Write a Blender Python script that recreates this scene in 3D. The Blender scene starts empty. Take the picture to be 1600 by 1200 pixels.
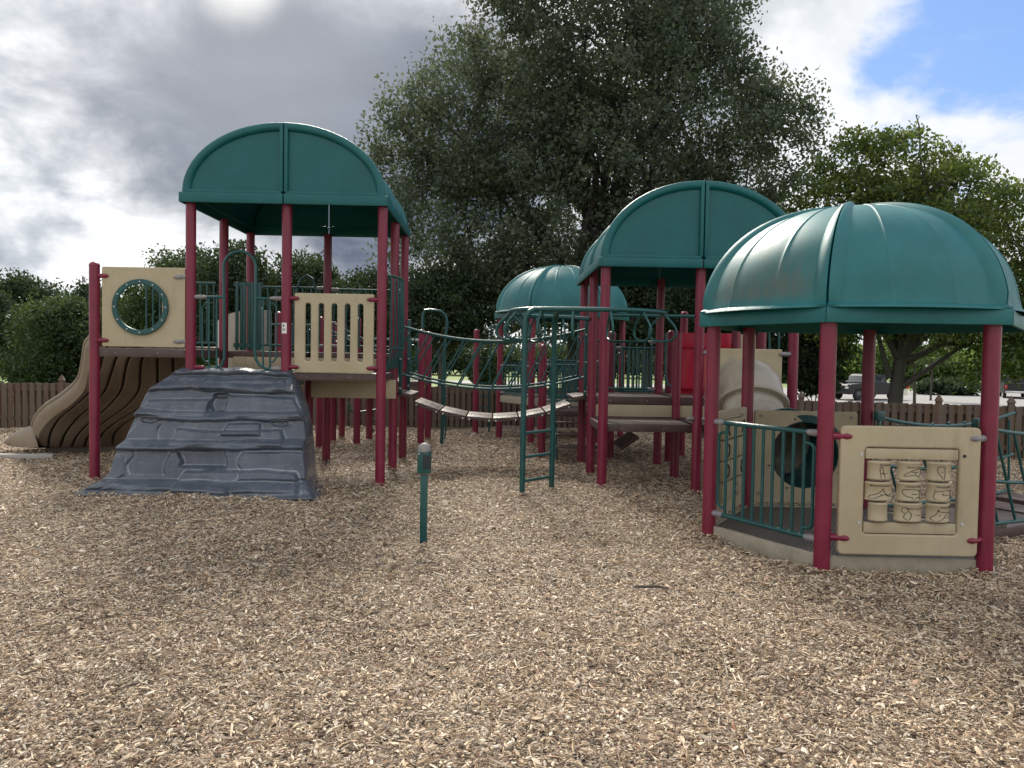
import bpy, bmesh, math, random
import numpy as np
from mathutils import Vector, Matrix
from math import radians as R, sin, cos, pi
rnd = random.Random(7)
scene = bpy.context.scene
COL = scene.collection
# ------------------------------------------------------------------ camera
yaw, pitch, roll, EYE, FPX = 0.0208, -0.0344, 0.0168, 1.6753, 1228.5
cy, sy = cos(yaw), sin(yaw); cp, sp = cos(pitch), sin(pitch); cr, sr = cos(roll), sin(roll)
_right = Vector((cy, -sy, 0)); _fw0 = Vector((sy, cy, 0)); _z = Vector((0, 0, 1))
_fwd = cp * _fw0 + sp * _z; _up = -sp * _fw0 + cp * _z
_rt = cr * _right + sr * _up; _u2 = -sr * _right + cr * _up
cam = bpy.data.objects.new('camera', bpy.data.cameras.new('camera')); COL.objects.link(cam)
mw = Matrix.Identity(4)
for i in range(3):
    mw[i][0] = _rt[i]; mw[i][1] = _u2[i]; mw[i][2] = -_fwd[i]
mw[2][3] = EYE
cam.matrix_world = mw
cam.data.sensor_width = 36; cam.data.lens = 36 * FPX / 1600
cam.data.clip_start = 0.05; cam.data.clip_end = 3000
scene.camera = cam
def at(px, py, y):
    d = _fwd + _rt * ((px - 800) / FPX) - _u2 * ((py - 600) / FPX)
    return Vector((0, 0, EYE)) + d * (y / d.y)
# ------------------------------------------------------------------ world / sun
SUN_AZ, SUN_EL = -9.0, 40.0
scene.view_settings.view_transform = 'Standard'; scene.view_settings.look = 'None'
scene.view_settings.exposure = 0.5; scene.view_settings.gamma = 1.0
scene.render.resolution_x = 1024; scene.render.resolution_y = 768
sun = bpy.data.objects.new('sun', bpy.data.lights.new('sun', 'SUN')); COL.objects.link(sun)
sun.data.energy = 4.6; sun.data.angle = R(15); sun.data.color = (1, .93, .82)
sd = Vector((sin(R(SUN_AZ)) * cos(R(SUN_EL)), cos(R(SUN_AZ)) * cos(R(SUN_EL)), sin(R(SUN_EL))))
sun.rotation_euler = sd.to_track_quat('Z', 'Y').to_euler()
sun.location = sd * 60

class NT:
    """small node-tree helper"""
    def __init__(s, tree): s.t = tree; s.n = tree.nodes; s.l = tree.links
    def node(s, typ, **kw):
        n = s.n.new(typ)
        for k, v in kw.items():
            if k == 'ins':
                for a, b in v.items(): s.set(n.inputs[a], b)
            else: setattr(n, k, v)
        return n
    def set(s, inp, v):
        if isinstance(v, bpy.types.NodeSocket): s.l.new(v, inp)
        elif isinstance(v, bpy.types.Node): s.l.new(v.outputs[0], inp)
        else:
            if isinstance(v, tuple) and len(v) == 3 and inp.type == 'RGBA': v = (*v, 1)
            inp.default_value = v
    def math(s, op, a, b=0.0, c=0.0, clamp=False):
        n = s.n.new('ShaderNodeMath'); n.operation = op; n.use_clamp = clamp
        s.set(n.inputs[0], a); s.set(n.inputs[1], b)
        if op in ('MULTIPLY_ADD', 'SMOOTH_MIN'): s.set(n.inputs[2], c)
        return n.outputs[0]
    def mix(s, f, a, b, typ='MIX'):
        n = s.n.new('ShaderNodeMix'); n.data_type = 'RGBA'; n.blend_type = typ
        s.set(n.inputs[0], f); s.set(n.inputs[6], a); s.set(n.inputs[7], b)
        return n.outputs[2]
    def ramp(s, f, stops, interp='LINEAR'):
        n = s.n.new('ShaderNodeValToRGB'); s.set(n.inputs[0], f); r = n.color_ramp; r.interpolation = interp
        while len(r.elements) < len(stops): r.elements.new(.5)
        for e, (p, c) in zip(r.elements, stops):
            e.position = p; e.color = (*c, 1) if len(c) == 3 else c
        return n.outputs[0]
    def sstep(s, f, a, b):
        n = s.n.new('ShaderNodeMapRange'); n.interpolation_type = 'SMOOTHSTEP'
        s.set(n.inputs[0], f); s.set(n.inputs[1], a); s.set(n.inputs[2], b); n.inputs[3].default_value = 0; n.inputs[4].default_value = 1
        return n.outputs[0]
    def noise(s, vec, scale, detail=4, rough=.55, dist=0.0):
        n = s.n.new('ShaderNodeTexNoise'); s.set(n.inputs['Vector'], vec)
        n.inputs['Scale'].default_value = scale; n.inputs['Detail'].default_value = detail
        n.inputs['Roughness'].default_value = rough; n.inputs['Distortion'].default_value = dist
        return n.outputs[0]

def build_world():
    w = bpy.data.worlds.new('World'); scene.world = w; w.use_nodes = True
    T = NT(w.node_tree); T.n.clear()
    out = T.node('ShaderNodeOutputWorld'); bg = T.node('ShaderNodeBackground')
    sky = T.node('ShaderNodeTexSky'); sky.sky_type = 'NISHITA'; sky.sun_disc = False
    sky.sun_elevation = R(SUN_EL); sky.sun_rotation = R(SUN_AZ); sky.air_density = 1.0; sky.dust_density = .6; sky.ozone_density = 2
    tc = T.node('ShaderNodeTexCoord'); d = tc.outputs['Generated']
    sep = T.node('ShaderNodeSeparateXYZ', ins={0: d}); x, y, z = sep.outputs
    # cloud deck: direction projected on a flat layer
    zz = T.math('ADD', T.math('MAXIMUM', z, 0.0), 0.42)
    cv = T.node('ShaderNodeCombineXYZ', ins={0: T.math('DIVIDE', x, zz), 1: T.math('DIVIDE', y, zz), 2: 0.0}).outputs[0]
    n1 = T.noise(cv, 1.3, 6, .55, .2)
    n2 = T.noise(cv, 3.6, 8, .58, .25)
    n3 = T.noise(d, 3.2, 6, .55, .2)
    nn = T.math('ADD', T.math('MULTIPLY', n1, .45), T.math('MULTIPLY', n2, .55))
    # cover: solid to the left, broken to the right
    rightness = T.sstep(T.math('ADD', x, T.math('MULTIPLY', T.math('SUBTRACT', n3, .5), .35)), .20, .41)
    high = T.sstep(z, .12, .38)
    thr = T.math('MULTIPLY', rightness, T.math('MULTIPLY_ADD', high, .065, .375))
    cover = T.sstep(T.math('SUBTRACT', nn, thr), -.02, .09)
    # thickness (grey body): a heavy bank ahead-left
    dx = T.math('DIVIDE', T.math('ADD', x, .17), .27); dz = T.math('DIVIDE', T.math('SUBTRACT', z, .27), .17)
    dist = T.math('SQRT', T.math('ADD', T.math('MULTIPLY', dx, dx), T.math('MULTIPLY', dz, dz)))
    dist = T.math('ADD', dist, T.math('MULTIPLY', T.math('SUBTRACT', nn, .5), 1.6))
    front = T.sstep(y, -.1, .3)
    bank = T.math('MULTIPLY', T.math('SUBTRACT', 1.0, T.sstep(dist, .55, 1.35)), front)
    light = T.ramp(T.math('ADD', nn, T.math('MULTIPLY', T.math('SUBTRACT', n3, .5), .65)),
                   [(.32, (.16, .185, .23)), (.41, (.28, .31, .36)), (.48, (.46, .49, .53)), (.57, (.82, .83, .84))])
    light = T.mix(T.math('MULTIPLY', rightness, .9), light, (.70, .72, .74))
    dark = T.mix(T.sstep(n2, .3, .7), (.064, .084, .128), (.118, .144, .198))
    back = T.sstep(y, .25, -.6)  # unseen clouds behind the camera, brightened as added fill light
    light = T.mix(T.math('MULTIPLY', back, .6), light, (.95, .95, .95))
    cloud = T.mix(bank, light, dark)
    # glow where the sun stands behind the thin cloud
    gl = T.node('ShaderNodeVectorMath', operation='DOT_PRODUCT', ins={0: d}); gdir = at(372, -22, 10) - Vector((0, 0, EYE)); gdir.normalize()
    gl.inputs[1].default_value = gdir
    g = T.math('POWER', T.sstep(T.math('ADD', gl.outputs['Value'], T.math('MULTIPLY', T.math('SUBTRACT', n2, .5), .0022)), .9978, 1.0005), 2.0)
    cloud = T.mix(g, cloud, (.95, .94, .88))
    g2 = T.math('MULTIPLY', T.math('POWER', T.sstep(gl.outputs['Value'], .93, 1.0), 2.0), .30)
    cloud = T.mix(g2, cloud, (.75, .76, .78))
    blue = T.node('ShaderNodeMix', data_type='RGBA', blend_type='MULTIPLY')
    T.set(blue.inputs[0], 1.0); T.set(blue.inputs[6], sky.outputs[0]); T.set(blue.inputs[7], (.14, .14, .15))
    # thin high veil keeps the blue soft
    bl = T.mix(.65, blue.outputs[2], (.13, .26, .54))
    col = T.mix(cover, bl, cloud)
    col = T.mix(T.sstep(z, -.03, .0), (.10, .11, .10), col)
    T.set(bg.inputs[0], col); bg.inputs[1].default_value = 1.0
    T.l.new(bg.outputs[0], out.inputs[0])
build_world()
# ------------------------------------------------------------------ object helpers
ORG = {}
def org(o): return ORG.get(o.name, Vector((0, 0, 0)))
def setp(o, label=None, cat=None, group=None, kind=None):
    if label: o['label'] = label
    if cat: o['category'] = cat
    if group: o['group'] = group
    if kind: o['kind'] = kind
    return o
def thing(name, loc, label, cat, group=None):
    o = bpy.data.objects.new(name, None); COL.objects.link(o); o.location = loc; o.empty_display_size = .2
    ORG[o.name] = Vector(loc); return setp(o, label, cat, group)
def link_mesh(name, me, mat, parent=None, smooth=35):
    if mat:
        for m in (mat if isinstance(mat, (list, tuple)) else [mat]): me.materials.append(m)
    if smooth:
        me.polygons.foreach_set('use_smooth', [True] * len(me.polygons)); me.set_sharp_from_angle(angle=R(smooth))
    o = bpy.data.objects.new(name, me); COL.objects.link(o)
    if parent:
        o.parent = parent; g = org(parent); ORG[o.name] = g
        if g.length > 0: me.transform(Matrix.Translation(-g))
    return o
class MB:
    def __init__(s): s.v = []; s.f = []; s.mi = []; s.pc = []
    def add(s, vs, fs, mi=0):
        s.pc.append((len(s.v), len(s.f))); b = len(s.v); s.v += [tuple(p) for p in vs]; s.f += [tuple(i + b for i in q) for q in fs]; s.mi += [mi] * len(fs); return s
    def box(s, c, size, rz=0, rot=None, bev=0, mi=0):
        hx, hy, hz = size[0] / 2, size[1] / 2, size[2] / 2
        M = rot if rot is not None else Matrix.Rotation(rz, 3, 'Z')
        c = Vector(c)
        if bev > 0:
            bm = bmesh.new(); bmesh.ops.create_cube(bm, size=1)
            for v in bm.verts: v.co = Vector((v.co.x * size[0], v.co.y * size[1], v.co.z * size[2]))
            bmesh.ops.bevel(bm, geom=bm.edges[:], offset=bev, segments=2, affect='EDGES', profile=.6)
            bm.verts.index_update()
            s.add([c + M @ v.co for v in bm.verts], [[v.index for v in f.verts] for f in bm.faces], mi); bm.free(); return s
        vs = [c + M @ Vector((a * hx, b * hy, d * hz)) for a in (-1, 1) for b in (-1, 1) for d in (-1, 1)]
        return s.add(vs, [(0, 1, 3, 2), (4, 6, 7, 5), (0, 4, 5, 1), (2, 3, 7, 6), (0, 2, 6, 4), (1, 5, 7, 3)], mi)
    def tube(s, pts, r, n=10, closed=False, cap=True, mi=0, sx=1.0):
        pts = [Vector(p) for p in pts]; m = len(pts); rs = r if isinstance(r, (list, tuple)) else [r] * m
        ring = []; prev = None
        for i, p in enumerate(pts):
            if closed: t = pts[(i + 1) % m] - pts[i - 1]
            else: t = pts[min(i + 1, m - 1)] - pts[max(i - 1, 0)]
            if t.length < 1e-9: t = Vector((0, 0, 1))
            t.normalize()
            if prev is None:
                a = Vector((0, 0, 1)) if abs(t.z) < .9 else Vector((1, 0, 0)); u = t.cross(a).normalized()
            else:
                u = prev - t * prev.dot(t); u = u.normalized() if u.length > 1e-6 else t.orthogonal().normalized()
            prev = u; w = t.cross(u)
            ring.append([p + rs[i] * (cos(2 * pi * k / n) * u * sx + sin(2 * pi * k / n) * w) for k in range(n)])
        vs = [q for rr in ring for q in rr]; fs = []
        for i in range(m if closed else m - 1):
            j = (i + 1) % m
            for k in range(n):
                k2 = (k + 1) % n; fs.append((i * n + k, i * n + k2, j * n + k2, j * n + k))
        if cap and not closed: fs.append(tuple(range(n - 1, -1, -1))); fs.append(tuple((m - 1) * n + k for k in range(n)))
        return s.add(vs, fs, mi)
    def lathe(s, c, prof, n=20, mi=0):
        """prof: (r, z) pairs, closed top/bottom if r == 0"""
        vs = []; c = Vector(c)
        for r, z in prof: vs += [c + Vector((r * cos(2 * pi * k / n), r * sin(2 * pi * k / n), z)) for k in range(n)]
        fs = []
        for i in range(len(prof) - 1):
            for k in range(n):
                k2 = (k + 1) % n; fs.append((i * n + k, i * n + k2, (i + 1) * n + k2, (i + 1) * n + k))
        fs.append(tuple(range(n - 1, -1, -1))); fs.append(tuple((len(prof) - 1) * n + k for k in range(n)))
        return s.add(vs, fs, mi)
    def grid(s, P, mi=0, cu=False, cv=False, flip=False):
        """P[i][j] rows of points"""
        a, b = len(P), len(P[0]); fs = []
        for i in range(a if cu else a - 1):
            for j in range(b if cv else b - 1):
                q = (i * b + j, i * b + (j + 1) % b, ((i + 1) % a) * b + (j + 1) % b, ((i + 1) % a) * b + j)
                fs.append(q[::-1] if flip else q)
        return s.add([p for row in P for p in row], fs, mi)
    def build(s, name, mat, parent=None, smooth=35):
        me = bpy.data.meshes.new(name); me.from_pydata([tuple(v) for v in s.v], [], s.f); me.update()
        if any(s.mi): me.polygons.foreach_set('material_index', s.mi)
        return link_mesh(name, me, mat, parent, smooth)
def each(m, name, mat, parent, smooth=35):
    """every primitive collected in m becomes an object of its own"""
    pc = m.pc + [(len(m.v), len(m.f))]
    for (v0, f0), (v1, f1) in zip(pc[:-1], pc[1:]):
        q = MB(); q.v = m.v[v0:v1]; q.f = [tuple(i - v0 for i in f) for f in m.f[f0:f1]]; q.mi = m.mi[f0:f1]; q.build(name, mat, parent, smooth)
def frame(o, ux, uz=(0, 0, 1)):
    """matrix: local x -> ux, local y -> uz, local z -> outward normal; origin o"""
    ux = Vector(ux).normalized(); uz = Vector(uz).normalized(); n = ux.cross(uz)
    M = Matrix.Identity(4)
    for i in range(3): M[i][0] = ux[i]; M[i][1] = uz[i]; M[i][2] = n[i]; M[i][3] = o[i]
    return M
def plate(name, loops, thick, bev, M, mat, parent, fill='BOTH', smooth=40):
    """flat plate from 2D loops (outer first, holes after) with rounded edges"""
    cu = bpy.data.curves.new(name, 'CURVE'); cu.dimensions = '2D'; cu.fill_mode = fill
    cu.extrude = max(thick / 2 - bev, .0005); cu.bevel_depth = bev; cu.bevel_resolution = 2; cu.offset = -bev
    for lp in loops:
        sp_ = cu.splines.new('POLY'); sp_.points.add(len(lp) - 1)
        for p, q in zip(sp_.points, lp): p.co = (q[0], q[1], 0, 1)
        sp_.use_cyclic_u = True
    t = bpy.data.objects.new('tmp', cu); COL.objects.link(t)
    dg = bpy.context.evaluated_depsgraph_get(); me = bpy.data.meshes.new_from_object(t.evaluated_get(dg)); me.name = name
    bpy.data.objects.remove(t); bpy.data.curves.remove(cu)
    me.transform(M); me.materials.clear()
    return link_mesh(name, me, mat, parent, smooth)
def rrect(x0, y0, x1, y1, r, n=5):
    out = []
    for cx, cy_, a in ((x1 - r, y1 - r, 0), (x0 + r, y1 - r, 90), (x0 + r, y0 + r, 180), (x1 - r, y0 + r, 270)):
        for k in range(n + 1):
            b = R(a + 90 * k / n); out.append((cx + r * cos(b), cy_ + r * sin(b)))
    return out
def circ(cx, cy_, r, n=40): return [(cx + r * cos(2 * pi * k / n), cy_ + r * sin(2 * pi * k / n)) for k in range(n)]
def catmull(P, n=8, closed=False):
    P = [Vector(p) for p in P]; out = []; m = len(P)
    for i in range(m if closed else m - 1):
        g = lambda k: P[k % m] if closed else P[max(0, min(m - 1, k))]
        a, b, c, d = g(i - 1), g(i), g(i + 1), g(i + 2)
        for k in range(n):
            t = k / n
            out.append(.5 * ((2 * b) + (c - a) * t + (2 * a - 5 * b + 4 * c - d) * t * t + (3 * b - a - 3 * c + d) * t ** 3))
    if not closed: out.append(P[-1].copy())
    return out
# ------------------------------------------------------------------ materials
MATS = {}
def new_mat(name):
    m = bpy.data.materials.new(name); m.use_nodes = True; T = NT(m.node_tree); b = T.n['Principled BSDF']; MATS[name] = m
    return m, T, b
def plastic(name, col, col2, rough=.45, bump=.15, scale=6, dirt=.25, dirtcol=(.12, .10, .08), spec=.5, fine=60):
    m, T, b = new_mat(name); tc = T.node('ShaderNodeTexCoord').outputs['Object']
    n1 = T.noise(tc, scale, 5, .6); n2 = T.noise(tc, fine, 3, .6); n3 = T.noise(tc, scale * .35, 6, .7, .6)
    st = T.node('ShaderNodeMapping', ins={'Vector': tc, 'Scale': (7, 7, .7)}).outputs[0]; n4 = T.noise(st, 1.6, 5, .65)
    c = T.mix(T.sstep(n1, .3, .7), col, col2)
    d = T.math('MULTIPLY', T.sstep(T.math('ADD', T.math('MULTIPLY', n3, .5), T.math('MULTIPLY', n4, .5)), .50, .72), dirt)
    c = T.mix(d, c, dirtcol); T.set(b.inputs['Base Color'], c)
    T.set(b.inputs['Roughness'], T.math('ADD', T.math('MULTIPLY', n1, .16), T.math('MULTIPLY_ADD', n2, .12, rough - .13)))
    b.inputs['Specular IOR Level'].default_value = spec
    bp = T.node('ShaderNodeBump', ins={'Height': n2}); bp.inputs['Strength'].default_value = bump; bp.inputs['Distance'].default_value = .003
    T.set(b.inputs['Normal'], bp.outputs[0]); return m
M_teal = plastic('teal roof plastic', (.001, .084, .092), (.003, .104, .112), .40, .12, 2.2, .38, (.016, .112, .118), .38)
M_green = plastic('green coated steel', (.003, .056, .058), (.005, .072, .072), .36, .08, 9, .35, (.03, .09, .08))
M_post = plastic('maroon coated post', (.155, .007, .030), (.20, .010, .040), .38, .06, 5, .50, (.20, .04, .06))
M_beige = plastic('beige moulded plastic', (.385, .315, .205), (.435, .365, .245), .55, .15, 3, .55, (.25, .205, .145))
M_tan = plastic('tan slide plastic', (.085, .060, .041), (.105, .076, .053), .42, .12, 3, .25, (.10, .08, .06))
M_tanlit = plastic('sky lit tan slide plastic', (.20, .160, .115), (.25, .20, .148), .45, .12, 3, .35, (.12, .095, .07))  # same plastic, paler: sky light on outer wall and lip painted into the colour
M_tube = plastic('grey beige tube plastic', (.30, .265, .215), (.36, .32, .26), .33, .06, 5, .45, (.20, .17, .14))
M_deck = plastic('brown coated deck', (.060, .036, .034), (.085, .052, .048), .42, .2, 8, .35, (.16, .13, .11))
M_red = plastic('red slide plastic', (.50, .008, .035), (.58, .015, .06), .35, .05, 3, .2, (.55, .08, .14))
M_clamp = plastic('worn grey clamp', (.19, .18, .20), (.25, .235, .25), .45, .3, 30, .6, (.22, .03, .06), .5, 120)
M_bolt = plastic('steel bolt', (.42, .42, .43), (.5, .5, .5), .35, .05, 20, .1)
M_black = plastic('black lettering', (.012, .012, .013), (.018, .018, .018), .5, .05, 20, 0)
M_label = plastic('white warning label', (.72, .71, .68), (.76, .75, .73), .5, .05, 20, .1)
M_curb = plastic('weathered floor edge', (.30, .265, .20), (.37, .33, .255), .7, .4, 9, .5, (.16, .14, .11))
M_grey = plastic('grey cap', (.20, .19, .185), (.26, .25, .24), .6, .3, 12, .5, (.11, .10, .10))
def emissive_none(): pass
def rock_mat():
    m, T, b = new_mat('grey moulded rock'); tc = T.node('ShaderNodeTexCoord').outputs['Object']
    n1 = T.noise(tc, 2.2, 6, .65, .6); n2 = T.noise(tc, 45, 4, .6)
    st = T.node('ShaderNodeMapping', ins={'Vector': tc, 'Rotation': (0, R(28), 0), 'Scale': (2.5, 2.5, 9)}).outputs[0]
    n3 = T.noise(st, 2.4, 6, .7, 1.2)
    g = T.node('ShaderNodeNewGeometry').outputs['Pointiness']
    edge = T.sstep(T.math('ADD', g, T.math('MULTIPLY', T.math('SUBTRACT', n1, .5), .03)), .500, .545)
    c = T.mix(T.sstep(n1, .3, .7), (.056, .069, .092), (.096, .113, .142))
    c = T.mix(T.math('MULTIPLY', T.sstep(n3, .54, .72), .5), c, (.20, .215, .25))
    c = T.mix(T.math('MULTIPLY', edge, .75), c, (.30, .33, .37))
    T.set(b.inputs['Base Color'], c)
    T.set(b.inputs['Roughness'], T.math('MULTIPLY_ADD', n1, .22, .15))
    bp = T.node('ShaderNodeBump', ins={'Height': n2}); bp.inputs['Strength'].default_value = .2; bp.inputs['Distance'].default_value = .004
    T.set(b.inputs['Normal'], bp.outputs[0]); return m
M_rock = rock_mat()
def dome_mat():
    """teal plastic with grey-brown grime and lichen on the weather side (object coords)"""
    m, T, b = new_mat('teal dome plastic with grime'); tc = T.node('ShaderNodeTexCoord').outputs['Object']
    sep = T.node('ShaderNodeSeparateXYZ', ins={0: tc}).outputs
    n1 = T.noise(tc, 2.5, 5, .6); st = T.node('ShaderNodeMapping', ins={'Vector': tc, 'Scale': (9, 9, .8)}).outputs[0]
    n4 = T.noise(st, 1.5, 6, .7); n2 = T.noise(tc, 70, 3, .6)
    c = T.mix(T.sstep(n1, .3, .7), (.001, .102, .112), (.004, .130, .140))
    az = T.math('ARCTAN2', sep[1], sep[0])           # sector towards lower left carries the grime
    a = T.math('ABSOLUTE', T.math('SUBTRACT', az, -2.66))
    sec = T.math('SUBTRACT', 1.0, T.sstep(a, .25, .56))
    low = T.math('SUBTRACT', 1.0, T.sstep(T.math('ADD', sep[2], T.math('MULTIPLY', n4, .5)), 2.45, 3.1))
    low2 = T.sstep(sep[2], 2.14, 2.24)
    k = T.math('MULTIPLY', T.math('MULTIPLY', sec, T.math('MULTIPLY', low, low2)), T.sstep(n4, .22, .75))
    c = T.mix(T.math('MULTIPLY', k, .95), c, (.095, .095, .068))
    c = T.mix(T.math('MULTIPLY', T.sstep(n4, .55, .75), .25), c, (.05, .17, .17))
    T.set(b.inputs['Base Color'], c); T.set(b.inputs['Roughness'], T.math('MULTIPLY_ADD', n4, .25, .38))
    bp = T.node('ShaderNodeBump', ins={'Height': n2}); bp.inputs['Strength'].default_value = .1; bp.inputs['Distance'].default_value = .003
    T.set(b.inputs['Normal'], bp.outputs[0]); return m
M_dome = dome_mat()
def grate_mat():
    m, T, b = new_mat('perforated brown deck'); tc = T.node('ShaderNodeTexCoord').outputs['Object']
    v = T.node('ShaderNodeMapping', ins={'Vector': tc, 'Scale': (28, 28, 28)}).outputs[0]
    vo = T.node('ShaderNodeTexVoronoi', ins={'Vector': v}); vo.inputs['Randomness'].default_value = 0; vo.inputs['Scale'].default_value = 1
    hole = T.sstep(vo.outputs['Distance'], .30, .36)
    n = T.noise(tc, 8, 4); c = T.mix(n, (.075, .048, .044), (.12, .085, .075)); c = T.mix(hole, (.012, .009, .009), c)
    T.set(b.inputs['Base Color'], c); b.inputs['Roughness'].default_value = .42
    bp = T.node('ShaderNodeBump', ins={'Height': hole}); bp.inputs['Strength'].default_value = .8; bp.inputs['Distance'].default_value = .006
    T.set(b.inputs['Normal'], bp.outputs[0]); return m
M_grate = grate_mat()
def ribbed_mat():
    m, T, b = new_mat('ribbed grey floor'); tc = T.node('ShaderNodeTexCoord').outputs['Object']
    mp = T.node('ShaderNodeMapping', ins={'Vector': tc, 'Rotation': (0, 0, R(28))}).outputs[0]
    w = T.node('ShaderNodeTexWave', ins={'Vector': mp}); w.inputs['Scale'].default_value = 11; w.inputs['Distortion'].default_value = .1
    n = T.noise(tc, 5, 5); f = T.sstep(w.outputs['Fac'], .35, .6)
    c = T.mix(n, (.11, .095, .085), (.19, .165, .145)); c = T.mix(T.math('MULTIPLY_ADD', f, .65, .35), (.03, .026, .024), c)
    T.set(b.inputs['Base Color'], c); b.inputs['Roughness'].default_value = .5
    bp = T.node('ShaderNodeBump', ins={'Height': f}); bp.inputs['Strength'].default_value = .7; bp.inputs['Distance'].default_value = .006
    T.set(b.inputs['Normal'], bp.outputs[0]); return m
M_rib = ribbed_mat()
def wood_mat(name, c1, c2, c3):
    m, T, b = new_mat(name); tc = T.node('ShaderNodeTexCoord').outputs['Object']
    st = T.node('ShaderNodeMapping', ins={'Vector': tc, 'Scale': (14, 14, 1.2)}).outputs[0]
    n = T.noise(st, 2.5, 6, .7, .4); n2 = T.noise(tc, 3.7, 2); n3 = T.noise(T.node('ShaderNodeMapping', ins={'Vector': tc, 'Scale': (7, 7, .3)}).outputs[0], 1.1, 1)
    c = T.mix(n, c1, c2); c = T.mix(T.sstep(n3, .42, .6), c, c3); c = T.mix(T.math('MULTIPLY', n2, .4), c, c1)
    T.set(b.inputs['Base Color'], c); b.inputs['Roughness'].default_value = .8
    bp = T.node('ShaderNodeBump', ins={'Height': n}); bp.inputs['Strength'].default_value = .5; bp.inputs['Distance'].default_value = .005
    T.set(b.inputs['Normal'], bp.outputs[0]); return m
M_fence = wood_mat('dark stained fence wood', (.075, .046, .032), (.15, .096, .066), (.125, .098, .078))
M_bark = wood_mat('tree bark', (.035, .030, .026), (.075, .065, .055), (.05, .045, .04))
def leaf_mat(name, cols, trans=.35, tcol=(.16, .20, .02)):
    m, T, b = new_mat(name); a = T.node('ShaderNodeAttribute', attribute_name='tint')
    c = T.ramp(a.outputs['Fac'], cols); out = T.n['Material Output']; T.n.remove(b)
    df = T.node('ShaderNodeBsdfDiffuse', ins={0: c}); tr = T.node('ShaderNodeBsdfTranslucent', ins={0: T.mix(.5, c, tcol, 'ADD')})
    gl = T.node('ShaderNodeBsdfGlossy'); gl.inputs['Roughness'].default_value = .38; gl.inputs[0].default_value = (.7, .75, .8, 1)
    mx = T.node('ShaderNodeMixShader', ins={0: trans, 1: df.outputs[0], 2: tr.outputs[0]})
    mx2 = T.node('ShaderNodeMixShader', ins={0: .03, 1: mx.outputs[0], 2: gl.outputs[0]})
    T.l.new(mx2.outputs[0], out.inputs[0]); return m
L_grey = leaf_mat('grey green leaves', [(0, (.036, .052, .034)), (.5, (.074, .094, .060)), (1, (.135, .155, .100))], .38, (.10, .12, .05))
L_dark = leaf_mat('dark green leaves', [(0, (.014, .027, .014)), (.5, (.028, .047, .023)), (1, (.052, .074, .033))], .26, (.08, .11, .02))
L_mid = leaf_mat('mid green leaves', [(0, (.020, .036, .016)), (.5, (.040, .064, .026)), (1, (.072, .10, .036))], .30, (.10, .13, .02))
L_far = leaf_mat('sunlit distant leaves', [(0, (.05, .085, .025)), (.5, (.11, .17, .045)), (1, (.20, .26, .08))], .45, (.18, .24, .03))
L_yel = leaf_mat('yellow green leaves', [(0, (.026, .046, .016)), (.45, (.066, .098, .028)), (.8, (.125, .155, .040)), (1, (.20, .22, .06))], .42, (.15, .20, .02))
MOUNDS = [(-5.14, 10.18), (-1.48, 10.18), (-1.48, 11.4), (1.384, 10.056), (2.604, 10.056), (1.384, 11.276), (-.62, 6.95), (.34, 9.43), (.72, 9.78), (2.01, 7.26), (2.61, 6.13), (3.88, 6.09)]
def ground_h(x, y):
    return sum(.030 * np.exp(-((np.hypot(x - a, y - b) - .12) / .10) ** 2) for a, b in MOUNDS) + .010 * np.sin(13 * x - 8 * y) * np.sin(9 * y + 4 * x) + .022 * np.sin(1.3 * x + .7 * y) + .014 * np.sin(2.9 * x - 1.7 * y + 1) + .012 * np.sin(4.1 * y + .9 * x) + .008 * np.sin(7 * x + 5 * y)
def chip_ground_mat():
    m, T, b = new_mat('wood chip bed'); tc = T.node('ShaderNodeTexCoord').outputs['Object']
    w = T.node('ShaderNodeVectorMath', operation='ADD', ins={0: tc, 1: T.node('ShaderNodeVectorMath', operation='SCALE', ins={0: T.node('ShaderNodeTexNoise', ins={'Vector': tc, 'Scale': 9.0}).outputs[1], 'Scale': .08}).outputs[0]}).outputs[0]
    cols = []
    v1 = T.node('ShaderNodeTexVoronoi', ins={'Vector': T.node('ShaderNodeMapping', ins={'Vector': w, 'Scale': (30, 85, 50)}).outputs[0], 'Scale': 1.0})
    v2 = T.node('ShaderNodeTexVoronoi', ins={'Vector': T.node('ShaderNodeMapping', ins={'Vector': w, 'Rotation': (0, 0, R(55)), 'Scale': (38, 90, 50)}).outputs[0], 'Scale': 1.0})
    pick = T.sstep(T.noise(tc, 35, 2), .47, .53)
    r = T.mix(pick, v1.outputs['Color'], v2.outputs['Color']); rv = T.node('ShaderNodeSeparateColor', ins={0: r}).outputs[0]
    c = T.ramp(rv, [(0, (.02, .014, .010)), (.3, (.085, .06, .04)), (.6, (.20, .15, .10)), (.85, (.38, .30, .21)), (1, (.60, .50, .38))])
    big = T.noise(tc, 1.1, 5, .6)
    c = T.mix(T.math('MULTIPLY', T.sstep(big, .52, .72), .35), c, (.10, .065, .045))
    T.set(b.inputs['Base Color'], c); b.inputs['Roughness'].default_value = .8
    bp = T.node('ShaderNodeBump', ins={'Height': rv}); bp.inputs['Strength'].default_value = .9; bp.inputs['Distance'].default_value = .02
    T.set(b.inputs['Normal'], bp.outputs[0]); return m
M_chipbed = chip_ground_mat()
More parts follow.
